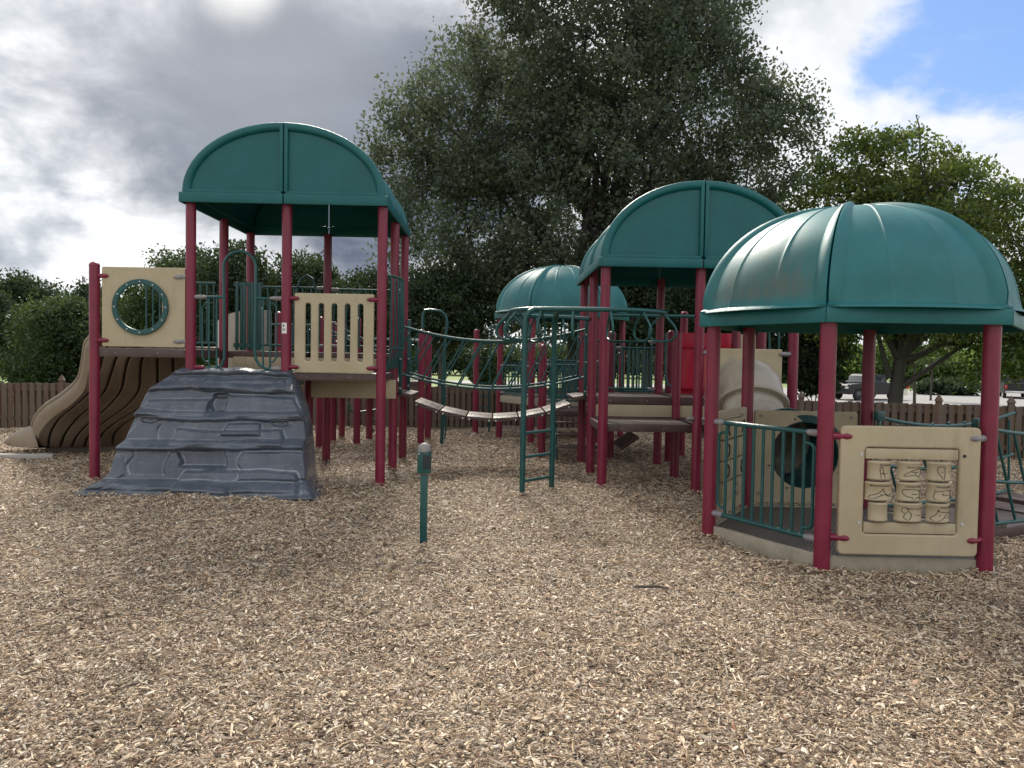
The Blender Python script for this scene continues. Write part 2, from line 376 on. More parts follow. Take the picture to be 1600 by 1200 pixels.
def chip_mat():
    m, T, b = new_mat('wood chip'); oi = T.node('ShaderNodeObjectInfo').outputs['Random']; tc = T.node('ShaderNodeTexCoord').outputs['Object']
    c = T.ramp(oi, [(0, (.05, .03, .02)), (.10, (.16, .10, .06)), (.26, (.34, .23, .14)), (.44, (.56, .41, .26)), (.62, (.72, .565, .375)), (.76, (.52, .455, .37)), (.90, (.90, .79, .61)), (1, (.34, .16, .08))])
    gp = T.node('ShaderNodeNewGeometry').outputs['Position']; big = T.noise(gp, .9, 5, .62)
    c = T.mix(T.math('MULTIPLY', T.sstep(big, .54, .70), .45), c, (.13, .085, .06))
    st = T.node('ShaderNodeMapping', ins={'Vector': tc, 'Scale': (20, 160, 160)}).outputs[0]; n = T.noise(st, 1, 3)
    c = T.mix(T.math('MULTIPLY', n, .45), c, (.20, .15, .11)); T.set(b.inputs['Base Color'], c)
    b.inputs['Roughness'].default_value = .62; return m
M_chip = chip_mat()
def simple(name, c1, c2, scale, rough=.8, bump=.3, dist=.01, metal=0):
    m, T, b = new_mat(name); tc = T.node('ShaderNodeTexCoord').outputs['Object']
    n = T.noise(tc, scale, 6, .65); n2 = T.noise(tc, scale * 9, 3, .6)
    T.set(b.inputs['Base Color'], T.mix(T.math('ADD', T.math('MULTIPLY', n, .6), T.math('MULTIPLY', n2, .4)), c1, c2)); b.inputs['Roughness'].default_value = rough
    b.inputs['Metallic'].default_value = metal
    bp = T.node('ShaderNodeBump', ins={'Height': n2}); bp.inputs['Strength'].default_value = bump; bp.inputs['Distance'].default_value = dist
    T.set(b.inputs['Normal'], bp.outputs[0]); return m
M_lawn = simple('mown lawn', (.085, .135, .03), (.19, .25, .06), .8, .9, .8, .05)
M_road = simple('pale asphalt', (.20, .195, .19), (.27, .265, .255), 1.5, .85, .3)
M_conc = simple('concrete edge', (.33, .32, .30), (.45, .44, .42), 3, .85, .3)
M_paint = simple('black car paint', (.006, .006, .008), (.009, .009, .011), 5, .55, 0)
M_suv = simple('dark grey car paint', (.04, .04, .045), (.05, .05, .055), 5, .22, 0)
M_tyre = simple('tyre rubber', (.012, .012, .012), (.02, .02, .02), 9, .8, .2)
M_chrome = simple('chrome', (.55, .55, .56), (.6, .6, .6), 9, .2, 0, .01, 1)
M_glass = simple('dark car glass', (.02, .025, .03), (.03, .035, .04), 2, .05, 0)
M_lamp = simple('clear lamp lens', (.6, .6, .6), (.7, .7, .7), 9, .15, 0)
M_white = simple('white painted wood', (.62, .61, .58), (.7, .69, .66), 6, .6, .1)
M_signred = simple('red sign paint', (.45, .03, .03), (.5, .04, .04), 6, .5, .1)
# ------------------------------------------------------------------ setting: ground
M = 1.22
def terrain_z(x, y):
    t = min(max((y - 20.5) / 32.0, 0), 1); return -.13 - 1.05 * t * t * (3 - 2 * t)
def terrain():
    xs = sorted(set([round(v, 3) for v in list(np.linspace(-30, 30, 31)) + list(np.linspace(-100, -34, 12)) + list(np.linspace(34, 100, 12)) + [-900, -400, -200, 200, 400, 900]]))
    ys = [-60, -20, -5, 0, 5, 10, 15, 20, 22, 24, 26, 28, 30, 33, 36, 39, 42, 45, 48, 52, 56, 60, 70, 80, 100, 130, 180, 300, 900]
    m = MB(); m.grid([[(x, y, terrain_z(x, y)) for x in xs] for y in ys], flip=True)
    setp(m.build('lawn', M_lawn), kind='structure')
terrain()
FEN = [(-19, 15.2), (-9.9, 16.95), (-0.4, 18.72), (4.1, 19.35), (5.15, 14.75), (13.5, 12.75)]
def bed():
    xs = np.linspace(-19, 13.5, 130); m = MB()
    def ymax(x):
        for (a, b), (c, d) in zip(FEN[:-1], FEN[1:]):
            if a <= x <= c: return b + (d - b) * (x - a) / (c - a)
        return 12.7
    rows = []
    for k in range(90):
        t = (k / 89.0); row = []
        for x in xs:
            y = -3 + (ymax(x) + .15 + 3) * t; row.append((x, y, float(ground_h(x, y)) - .012))
        rows.append(row)
    m.grid(rows, flip=True); setp(m.build('ground', M_chipbed), kind='structure')
bed()
# concrete strip at the foot of the brown slide
m = MB(); pts = [at(-40, 719, 12.1), at(72, 712, 12.5)]
m.box((-8.15, 12.2, .012), (2.6, .10, .07), rz=R(6), bev=.01); setp(m.build('path_edging', M_conc), 'narrow pale concrete edging in the chips at the foot of the brown slide', 'edging')
# road with parking
def strip(name, p0, p1, w0, w1, mat, dz, n=40):
    m = MB(); rows = []
    for i in range(n + 1):
        t = i / n; x = p0[0] + (p1[0] - p0[0]) * t; y = p0[1] + (p1[1] - p0[1]) * t; w = w0 + (w1 - w0) * t
        rows.append([(x, y - w / 2, terrain_z(x, y - w / 2) + dz), (x, y, terrain_z(x, y) + dz), (x, y + w / 2, terrain_z(x, y + w / 2) + dz)])
    m.grid(rows); return setp(m.build(name, mat), kind='structure')
strip('road', (-160, 103), (20, 84), 7, 9, M_road, .03)
strip('parking_lot', (19.9, 69), (110, 60), 34, 26, M_road, .034)
# ------------------------------------------------------------------ wood chips
def chips():
    rg = np.random.default_rng(3); P = []
    def sample(y0, y1, rho):
        w0, w1 = 1.62 * y1 + 3.4, 0; area = w0 * (y1 - y0); n = int(area * rho)
        y = rg.uniform(y0, y1, n); x = rg.uniform(-.5, .5, n) * w0 + .012 * y
        k = np.abs(x) < (.81 * y + 1.7); return np.stack([x[k], y[k]], 1)
    ys = np.concatenate([np.arange(1.2, 6, .4), np.arange(6, 18.1, .75)])
    for a, b in zip(ys[:-1], ys[1:]):
        ymid = (a + b) / 2; P.append(sample(a, b, 5600 * min(1, (4.3 / ymid)) ** 1.45))
    P = np.concatenate(P); x, y = P[:, 0], P[:, 1]
    fx = np.array([p[0] for p in FEN]); fy = np.array([p[1] for p in FEN]); k = y < np.interp(x, fx, fy) - .05; x, y = x[k], y[k]
    # keep the gazebo floor free
    gx, gy = x - 3.287, y - 7.213; r = np.hypot(gx, gy); k = r > 1.16; x, y = x[k], y[k]; n = len(x)
    z = ground_h(x, y) + rg.uniform(-.004, .018, n)
    co = np.stack([x, y, z], 1).astype(np.float32)
    me = bpy.data.meshes.new('wood_chips'); me.vertices.add(n); me.vertices.foreach_set('co', co.ravel())
    rot = np.stack([rg.normal(0, .45, n), rg.normal(0, .34, n), rg.uniform(0, 6.283, n)], 1).astype(np.float32)
    a = me.attributes.new('rot', 'FLOAT_VECTOR', 'POINT'); a.data.foreach_set('vector', rot.ravel())
    sc = (rg.lognormal(-.42, .38, n) * (1 + .050 * np.clip(y - 4, 0, 14))).astype(np.float32); sc = np.clip(sc, .4, 2.2)
    a = me.attributes.new('sc', 'FLOAT', 'POINT'); a.data.foreach_set('value', sc)
    a = me.attributes.new('idx', 'INT', 'POINT'); a.data.foreach_set('value', rg.integers(0, 6, n).astype(np.int32))
    o = bpy.data.objects.new('wood_chips', me); COL.objects.link(o); setp(o, 'pale tan shredded wood chips spread over the whole playground floor', 'wood chips', kind='stuff')
    cc = bpy.data.collections.new('chip_kinds'); r2 = random.Random(5)
    dims = [(.034, .010, .004), (.026, .013, .003), (.045, .008, .004), (.020, .011, .004), (.030, .017, .003), (.052, .006, .004)]
    for i, (L, W, H) in enumerate(dims):
        m = MB(); secs = []
        for s in range(4):
            t = s / 3 - .5; w = W * (.35 + .65 * (1 - abs(2 * t) ** 2.2)) * r2.uniform(.8, 1.15); zc = .035 * L * (t * t * 4) * (1 if i % 2 else -.7) + .003
            secs.append([(L * t, -w / 2, zc), (L * t, w * r2.uniform(-.15, .15), zc + H), (L * t, w / 2, zc + H * .3), (L * t, 0, zc - H * .4)])
        m.grid(secs, cv=True); m.f.append((3, 2, 1, 0)); m.f.append((12, 13, 14, 15)); m.mi += [0, 0]
        me2 = bpy.data.meshes.new('chip'); me2.from_pydata(m.v, [], m.f); me2.materials.append(M_chip)
        ob = bpy.data.objects.new('chip_kind_%d' % i, me2); cc.objects.link(ob)
    ng = bpy.data.node_groups.new('scatter_chips', 'GeometryNodeTree')
    ng.interface.new_socket('Geometry', in_out='INPUT', socket_type='NodeSocketGeometry'); ng.interface.new_socket('Geometry', in_out='OUTPUT', socket_type='NodeSocketGeometry')
    N = ng.nodes; L = ng.links; gi = N.new('NodeGroupInput'); go = N.new('NodeGroupOutput')
    ci = N.new('GeometryNodeCollectionInfo'); ci.inputs[0].default_value = cc; ci.inputs['Separate Children'].default_value = True; ci.inputs['Reset Children'].default_value = True
    ip = N.new('GeometryNodeInstanceOnPoints'); ip.inputs['Pick Instance'].default_value = True
    def na(nm, tp):
        q = N.new('GeometryNodeInputNamedAttribute'); q.data_type = tp; q.inputs[0].default_value = nm; return q.outputs[0]
    e2r = N.new('FunctionNodeEulerToRotation'); L.new(na('rot', 'FLOAT_VECTOR'), e2r.inputs[0])
    L.new(gi.outputs[0], ip.inputs['Points']); L.new(ci.outputs[0], ip.inputs['Instance']); L.new(na('idx', 'INT'), ip.inputs['Instance Index'])
    L.new(e2r.outputs[0], ip.inputs['Rotation']); L.new(na('sc', 'FLOAT'), ip.inputs['Scale']); L.new(ip.outputs[0], go.inputs[0])
    md = o.modifiers.new('scatter', 'NODES'); md.node_group = ng
    print('chips', n)
chips()
# ------------------------------------------------------------------ shared playground pieces
PR = .0635
def post(x, y, z1, parent, cap=False, r=PR):
    pr = [(r, -.12), (r, z1 - (r * .9 if cap else 0))]
    if cap: pr = [(r, -.12), (r, z1 - r * .95), (r * 1.06, z1 - r * .9), (r * 1.02, z1 - r * .62), (r * .85, z1 - r * .3), (r * .5, z1 - r * .07), (r * .1, z1)]
    return MB().lathe((x, y, 0), pr, 24).build('post', M_post, parent)
def clamp(p, d, parent, L=.13, mat=None, r=.027):
    """pointed clamp running from the post centre p outward along d"""
    d = Vector(d).normalized(); p = Vector(p); st = p + d * (PR * -.2)
    prof = [(-.15, 1.0), (.0, 1.08), (.45, 1.08), (.72, .95), (.92, .6), (1, .2)]
    m = MB(); m.tube([st + d * (PR * 1.25 + L * t - .0) for t, k in prof], [r * k for t, k in prof], 10)
    m.tube([p + d * (PR * .9), p + d * (PR * 1.4)], r * .9, 10)
    return m.build('clamp', mat or M_clamp, parent)
def barrier(parent, p0, p1, z0, z1, n, name='railing', r=.017, loops=True, clamps=True, gap=.05, mat=None):
    p0 = Vector((p0[0], p0[1], 0)); p1 = Vector((p1[0], p1[1], 0)); d = (p1 - p0); Lh = d.length; d.normalize()
    rail = MB(); a, b = p0 + d * .09, p1 - d * .09
    for z in (z0, z1): rail.tube([a + Vector((0, 0, z)), b + Vector((0, 0, z))], r * 1.12, 10)
    o = MB(); o.v = rail.v[:len(rail.v) // 2]; h_ = len(rail.f) // 2; o.f = rail.f[:h_]; o.mi = rail.mi[:h_]; o = o.build(name, mat or M_green, parent)
    q = MB(); q.v = rail.v[len(rail.v) // 2:]; q.f = [tuple(i - len(rail.v) // 2 for i in f) for f in rail.f[h_:]]; q.mi = [0] * h_; q.build('cross_rail', mat or M_green, o)
    inner0 = .20 if loops else .12; s = MB()
    for k in range(n):
        t = inner0 + (Lh - 2 * inner0) * k / (n - 1); q = p0 + d * t; s.tube([q + Vector((0, 0, z0)), q + Vector((0, 0, z1))], r * .8, 8)
    if loops:
        for base, dd in ((p0 + d * inner0, -d), (p1 - d * inner0, d)):
            h0, h1 = z0 + .07, z1 - .09; w = .095
            pth = [base + Vector((0, 0, h1))]
            pth += [base + dd * (w - .05 + .05 * sin(t)) + Vector((0, 0, h1 - .05 + .05 * cos(t))) for t in np.linspace(0, pi / 2, 5)]
            pth += [base + dd * (w - .05 + .05 * cos(t)) + Vector((0, 0, h0 + .05 - .05 * sin(t))) for t in np.linspace(0, pi / 2, 5)] + [base + Vector((0, 0, h0))]
            s.tube(pth, r * .72, 8)
    each(s, 'bar', mat or M_green, o)
    if clamps:
        for z in (z0, z1): clamp(p0 + Vector((0, 0, z)), d, parent); clamp(p1 + Vector((0, 0, z)), -d, parent)
    return o
def deck(parent, x0, y0, x1, y1, z, th=.10, mat=None):
    m = MB(); m.box(((x0 + x1) / 2, (y0 + y1) / 2, z - .02), (x1 - x0 - .06, y1 - y0 - .06, .03)); o = m.build('deck', mat or M_grate, parent, 0)
    e = MB(); t = .03
    e.box(((x0 + x1) / 2, y0, z - th / 2 + .004), (x1 - x0 - .10, t, th), bev=.005); e.box(((x0 + x1) / 2, y1, z - th / 2 + .004), (x1 - x0 - .10, t, th), bev=.005)
    e.box((x0, (y0 + y1) / 2, z - th / 2 + .004), (t, y1 - y0 - .10, th), bev=.005); e.box((x1, (y0 + y1) / 2, z - th / 2 + .004), (t, y1 - y0 - .10, th), bev=.005)
    each(e, 'deck_edge', M_deck, o)
    b = MB()
    for q in (.22, .66):
        b.tube([(x0 + (x1 - x0) * q, y0 - t / 2, z - .055), (x0 + (x1 - x0) * q, y0 - t / 2 - .005, z - .055)], .009, 8)
    each(b, 'bolt', M_grey, o); return o
def vault_roof(parent, x0, x1, y0, y1, zE, fh, rise, name='roof'):
    """barrel roof on a rectangular eave; gables front and back have a raised arch rim and a centre seam"""
    cx = (x0 + x1) / 2; hw = (x1 - x0) / 2 - .035; z0 = zE + fh
    root = MB(); NA = 44; L = y1 - y0
    ysamp = []; nb = 2
    for k in range(nb + 1):
        c = y0 + .02 + (L - .04) * k / nb
        for dy, off in ((-.085, 0), (-.07, .012), (-.05, .03), (-.02, .042), (0.0, .044), (.02, .042), (.05, .03), (.07, .012), (.085, 0)):
            yy = c + dy
            if k == 0: yy = c + (dy + .085); off = off if dy > -.05 else .040 if dy > -.08 else .02
            if k == nb: yy = c + (dy - .085); off = off if dy < .05 else .040 if dy < .08 else .02
            ysamp.append((yy, off))
    def arch(off, inner=0):
        return [(cx - (hw + off - inner) * cos(pi * i / NA), z0 + (rise + off - inner) * sin(pi * i / NA) - (.0 if 0 < i < NA else .0)) for i in range(NA + 1)]
    root.grid([[(x, yy, z) for x, z in arch(off - .04)] for yy, off in ysamp])
    root.grid([[(x, yy, z) for x, z in arch(-.04, .035)] for yy in (y0 + .05, y1 - .05)], flip=True)
    o = root.build(name, M_teal, parent, 40)
    # eave band
    e = MB(); t = .03; yc = (y0 + y1) / 2
    for half in (-1, 1):
        for yy in (y0, y1):
            e.box((cx + half * (x1 - x0) / 4 + half * .002, yy, zE + fh / 2), ((x1 - x0) / 2 - .008, t, fh), bev=.010)
        e.box((cx + half * ((x1 - x0) / 2 - .015), yc, zE + fh / 2 - .001), (t, L - .03, fh - .002), bev=.008)
        e.box((cx + half * ((x1 - x0) / 2 - .06), yc, z0 - .004), (.07, L - .05, .012))
    for yy, s_ in ((y0, 1), (y1, -1)): e.box((cx, yy + s_ * .045, z0 - .004), (x1 - x0 - .2, .07, .012))
    e.build('fascia', M_teal, o, 40)
    # gables
    for yy, s_ in ((y0 + .015, -1), (y1 - .015, 1)):
        g = MB(); hw2, r2 = hw, rise
        for half in (-1, 1):
            def pt(a, k, y): return (cx + half * max(.006, (hw2 - k) * cos(a)), y, z0 + max(0.0, (r2 - k)) * sin(a))
            n = 22; A = [pi / 2 * i / n for i in range(n + 1)]
            # cross-section of the arch rim: rolls from outer edge to recessed panel
            prof = [(-.005, .02), (.0, -.004), (.012, -.018), (.035, -.026), (.065, -.026), (.085, -.018), (.10, .0), (.108, .022)]
            rows = [[pt(a, k, yy - s_ * dy * -1 * -1) for a in A] for k, dy in prof]
            rows = [[(p[0], yy + s_ * (-dy), p[2]) for p in row] for row, (k, dy) in zip(rows, prof)]
            kk = prof[-1][0]
            # recessed panel as a fan grid down to the sill
            pan = []
            for q in range(9):
                f = 1 - q / 8
                pan.append([(cx + half * max(.045, (hw2 - kk) * cos(a) * f + .045 * (1 - f)), yy + s_ * -.022, z0 + .035 + ((r2 - kk) * sin(a) - .035) * f if f > 0 else z0 + .035) for a in A])
            fl = (half * s_) > 0
            g.grid(rows, flip=not fl); g.grid([rows[-1], pan[0]], flip=not fl); g.grid(pan, flip=not fl)
            # seam post and sill roll
            xs = cx + half * .030
            g.box((xs, yy + s_ * .004, z0 + (r2 - .045) / 2 + .01), (.046, .045, r2 - .07), bev=.012)
            g.box((cx + half * (hw2 - .09) / 2 + half * .02, yy + s_ * .002, z0 + .014), (hw2 - .10, .042, .046), bev=.012)
        g.build('gable', M_teal, o, 40)
    return o
def hexpt(c, r, a): return Vector((c[0] + r * cos(a), c[1] + r * sin(a), 0))
def dome_roof(parent, c, rv, rot, zE, fh, rise, name='dome_roof', mat=None, brim=(0,) * 6):
    ov = .135; Rv = rv + ov; z0 = zE + fh; V = [hexpt((0, 0), 1, rot + k * pi / 3) for k in range(6)]
    es = [0, .008, .014, .022, .035, .055, .075, .088, .095, .14, .2, .25, .295, .312, .322, .333, .344, .354, .371, .41, .45, .5]
    es = es + [1 - e for e in es[::-1]][1:]
    def off(e):
        k = min(e, 1 - e)
        if k < .095:
            q = k / .095; return -.012 if k < .004 else .055 * (1 - q ** 2.2)
        for s_ in (1 / 3, 2 / 3):
            if abs(e - s_) < .012: return .009 * (1 - abs(e - s_) / .012)
        return 0
    nv = 26; root = MB(); Rd = Rv - .055
    for k in range(6):
        a, b = V[k], V[(k + 1) % 6]; P = []
        prof = [(1.045, -.0), (1.035, .018), (1.012, .034)] + [(cos(pi / 2 * i / nv) ** .92, max(.05, rise * sin(pi / 2 * i / nv))) for i in range(2, nv)] + [(.03, rise)]
        for rr, z in prof:
            row = []; tt = z / rise
            for e in es:
                p = a.lerp(b, e); rad = p.length; round_ = (.985 - rad) * (.78 + .2 * tt); p = p * ((rad + round_) / rad)
                o_ = off(e) * (1 if z > .04 else .4) * (0 if z < .01 else 1) * (1 - .5 * tt ** 6)
                nrm = Vector((p.x * (1 - tt * .9), p.y * (1 - tt * .9), .15 + tt)).normalized()
                q = Vector((p.x * rr * Rd, p.y * rr * Rd, z)) + nrm * o_
                row.append((c[0] + q.x, c[1] + q.y, z0 + q.z))
            P.append(row)
        root.grid(P)
        # inner skin
        root.grid([[(c[0] + (a.lerp(b, e) * rr * (Rd - .05)).x, c[1] + (a.lerp(b, e) * rr * (Rd - .05)).y, z0 + z * .95 - .02) for e in (0, .25, .5, .75, 1)] for rr, z in prof[3::4] + [prof[-1]]], flip=True)
    root.lathe((c[0], c[1], z0 + rise - .03), [(.10, 0), (.09, .035), (.05, .055), (.001, .06)], 16)
    o = root.build(name, mat or M_dome, parent, 40)
    f = MB(); t = .022
    for k in range(6):
        xa, xb = brim[k], brim[(k + 1) % 6]; a, b = V[k] * (Rv + xa), V[(k + 1) % 6] * (Rv + xb); ai, bi = V[k] * (Rv - .03 + xa), V[(k + 1) % 6] * (Rv - .03 + xb); at_, bt = V[k] * (Rv - .075), V[(k + 1) % 6] * (Rv - .075)
        cc = Vector((c[0], c[1], 0)); d = (b - a).normalized() * .003
        a += d; b -= d; ai += d; bi -= d
        sec = lambda p, pi_, pt: [cc + pi_ + Vector((0, 0, zE)), cc + p * .998 + Vector((0, 0, zE)), cc + p + Vector((0, 0, zE + .008)), cc + p + Vector((0, 0, z0 - .012)), cc + p * .995 + Vector((0, 0, z0)), cc + pt + Vector((0, 0, z0 + .002)), cc + pt + Vector((0, 0, z0 - .02)), cc + pi_ + Vector((0, 0, z0 - .02))]
        f.grid([sec(a, ai, at_), sec(b, bi, bt)], cv=True)
    f.build('fascia', mat or M_dome, o, 30)
    return o
# ------------------------------------------------------------------ tower A (left)
AX, AY = -3.92, 10.18
def A(i, j): return (AX + i * M, AY + j * M)
def tower_a():
    t = thing('play_tower', (AX + M, AY + M, 0), 'tall tower with an arched teal roof and slotted beige panel above the grey climbing rock', 'play tower', 'roofed towers of the play structure')
    for i in range(3):
        for j in range(3):
            if (i, j) == (1, 1): continue
            post(*A(i, j), 3.57, t)
    post(*A(-1, 0), 2.80, t, cap=True); post(*A(1, 1), 1.38, t)
    deck(t, AX - M, AY, AX, AY + M, 1.70, .11)
    deck(t, AX, AY, AX + M, AY + M, 1.425, .10); deck(t, AX + M, AY, AX + 2 * M, AY + M, 1.425, .10)
    deck(t, AX, AY + M + .02, AX + M, AY + 2 * M, 1.69, .10); deck(t, AX + M, AY + M + .02, AX + 2 * M, AY + 2 * M, 1.69, .10)
    # risers
    MB().box((AX + M, AY + M - .02, 1.53), (2 * M - .3, .02, .17), bev=.004).build('riser', M_beige, t)
    MB().box((AX + 1.60 * M, AY + .75, 1.20), (M * .96, .025, .26), bev=.004).build('riser', M_beige, t)
    MB().box((AX + 1.94 * M, AY + 1.22, 1.20), (.02, .9, .26), bev=.004).build('riser', M_beige, t)
    # window panel, left
    p0 = at(160, 541, AY - .02); p1 = at(290, 419, AY - .02); w = p1.x - p0.x; h = p1.z - p0.z; c = at(221, 480, AY - .02) - p0
    Mx = frame((p0.x, AY - .02, p0.z), (1, 0, 0)); pn = plate('window_panel', [rrect(0, 0, w, h, .02), circ(c.x, c.z, .315)], .03, .006, Mx, M_beige, t)
    plate('window_ring', [circ(c.x, c.z, .355, 56), circ(c.x, c.z, .292, 56)], .03, .006, frame((p0.x, AY - .055, p0.z), (1, 0, 0)), M_green, pn)
    b = MB()
    for k in range(12):
        a = 2 * pi * k / 12 + pi / 2; b.tube([(p0.x + c.x + .324 * cos(a), AY - .068, p0.z + c.z + .324 * sin(a)), (p0.x + c.x + .324 * cos(a), AY - .076, p0.z + c.z + .324 * sin(a))], .010, 8)
    each(b, 'bolt', M_bolt, pn)
    for z in (2.62, 1.80):
        clamp((AX - M, AY, z), (1, -.25, 0), t, .14, M_post); clamp((AX, AY, z), (-1, -.25, 0), t, .14)
    barrier(t, (AX - M, AY + M), (AX - .02, AY + M), 1.80, 2.66, 11, loops=False, clamps=False)
    MB().box((AX - M + .36, AY + M + .03, 2.2), (.05, .03, .9)).build('brace', M_beige, t)
    # slotted panel
    p0 = at(460, 582, AY - .03); p1 = at(585, 460, AY - .03); w = p1.x - p0.x; h = p1.z - p0.z
    hol = [rrect(w * (.136 + .165 * k), h * .14, w * (.136 + .165 * k) + .072, h * .875, .035) for k in range(5)]
    plate('slotted_panel', [rrect(0, 0, w, h, .02)] + hol, .05, .012, frame((p0.x, AY - .03, p0.z), (1, 0, 0)), M_beige, t)
    for z in (p0.z + .07, p1.z - .07):
        clamp((AX + M, AY, z), (1, -.45, 0), t, .13, M_post); clamp((AX + 2 * M, AY, z), (-1, -.45, 0), t, .13, M_post)
    # climbing entry hoop between the first two posts
    h = MB(); pz = lambda px, py: at(px, py, AY)
    path = [pz(316, 575), pz(335, 575), pz(346, 571), pz(350.5, 560), pz(350.5, 540), pz(350, 470), pz(349, 425)]
    cx_, rr = 374.5, 25.5
    path += [pz(cx_ - rr * cos(a), 418 - rr * sin(a)) for a in np.linspace(.1, pi - .1, 11)]
    path += [pz(400, 425), pz(399.5, 470), pz(398, 550), pz(400, 562), pz(406, 571), pz(416, 576), pz(436, 577)]
    h.tube(path, .019, 10); h.tube([pz(318, 464), pz(350, 464)], .018, 8); h.tube([pz(400, 466), pz(436, 467)], .018, 8)
    o = h.build('entry_hoop', M_green, t)
    b = MB()
    for px, y0, y1 in ((326.5, 466, 574), (338.5, 466, 574), (411, 468, 576), (422, 468, 576)): b.tube([pz(px, y0), pz(px, y1)], .013, 8)
    for x0, x1 in ((327, 316), (422, 432)):
        b.tube([pz(x0, 473), pz((x0 + x1) / 2, 474), pz(x1, 480), pz(x1, 558), pz((x0 + x1) / 2, 565), pz(x0, 566)], .012, 8)
    each(b, 'bar', M_green, o)
    for px, d in ((300, 1), (449, -1)):
        clamp((AX if d > 0 else AX + M, AY, 2.375), (d, -.1, 0), t, .15); clamp((AX if d > 0 else AX + M, AY, 1.475), (d, -.1, 0), t, .13, M_post if d > 0 else None)
    # warning label on the middle post
    lp = MB(); xm = AX + M
    def lab(u, v, dr, sx, sz):
        return [(xm + (PR + dr) * sin(a), AY - (PR + dr) * cos(a), z) for z in (v - sz, v + sz) for a in np.linspace(u - sx, u + sx, 7)]
    vs = lab(-.25, 1.995, .0015, .55, .068); lp.add(vs, [(k, k + 1, k + 8, k + 7) for k in range(6)])
    lo = lp.build('warning_label', M_label, t)
    g = MB()
    for u, v, sx, sz in ((-.3, 2.022, .16, .010), (-.3, 2.038, .10, .006), (-.28, 1.978, .28, .003), (-.28, 1.990, .28, .002), (-.28, 1.962, .28, .002), (-.02, 1.976, .03, .012), (-.52, 1.976, .03, .012)):
        vs = lab(u, v, .003, sx, sz); g.add(vs, [(k, k + 1, k + 8, k + 7) for k in range(6)])
    each(g, 'label_print', M_black, lo)
    # bowed barrier on the right side
    s = MB(); rl = MB(); x = AX + 2 * M; top, mid, bot = [], [], []
    for k in range(9):
        f = k / 8; y = AY + .08 + (M - .16) * f; bx = x + .10 + .09 * sin(pi * f)
        top.append((bx, y, 2.70)); mid.append((bx + .02, y, 1.76)); bot.append((x + .02, y, 1.49))
        s.tube([(bx, y, 2.70), (bx + .02, y, 1.76), (x + .05, y, 1.49)], .013, 7)
    rl.tube(top, .019, 9); rl.tube(mid, .017, 9); rl.tube(bot, .017, 9)
    for tt in (top, bot): rl.tube([tt[0], (x, AY + .02, tt[0][2])], .017, 8); rl.tube([tt[-1], (x, AY + M, tt[0][2])], .017, 8)
    o = t; each(rl, 'bowed_railing', M_green, t); each(s, 'bar', M_green, o)
    # back side railings
    barrier(t, (AX + .02, AY + 2 * M), (AX + M, AY + 2 * M), 1.80, 2.72, 8, loops=False)
    barrier(t, (AX + M, AY + 2 * M), (AX + 2 * M, AY + 2 * M), 1.80, 2.70, 9)
    MB().tube([at(463, 500, AY + 2 * M), at(464, 450, AY + 2 * M), at(470, 436, AY + 2 * M), at(480, 430, AY + 2 * M), at(489, 436, AY + 2 * M), at(494, 452, AY + 2 * M), at(495, 500, AY + 2 * M)], .018, 8).build('entry_hoop', M_green, t)
    # green ribbed panel beside the left deck
    g = MB()
    for k in range(7): g.box((AX + .17 + .055 * k, AY + M + .06 + .03 * (k % 2), 2.20), (.042, .03, .98), bev=.006)
    g.box((AX + .33, AY + M + .07, 2.66), (.42, .02, .06)); g.box((AX + .33, AY + M + .07, 1.78), (.42, .02, .06)); g.build('ribbed_panel', M_green, t)
    vault_roof(t, AX - .10, AX + 2 * M + .075, AY - .14, AY + 2 * M + .13, 3.555, .125, .895)
tower_a()
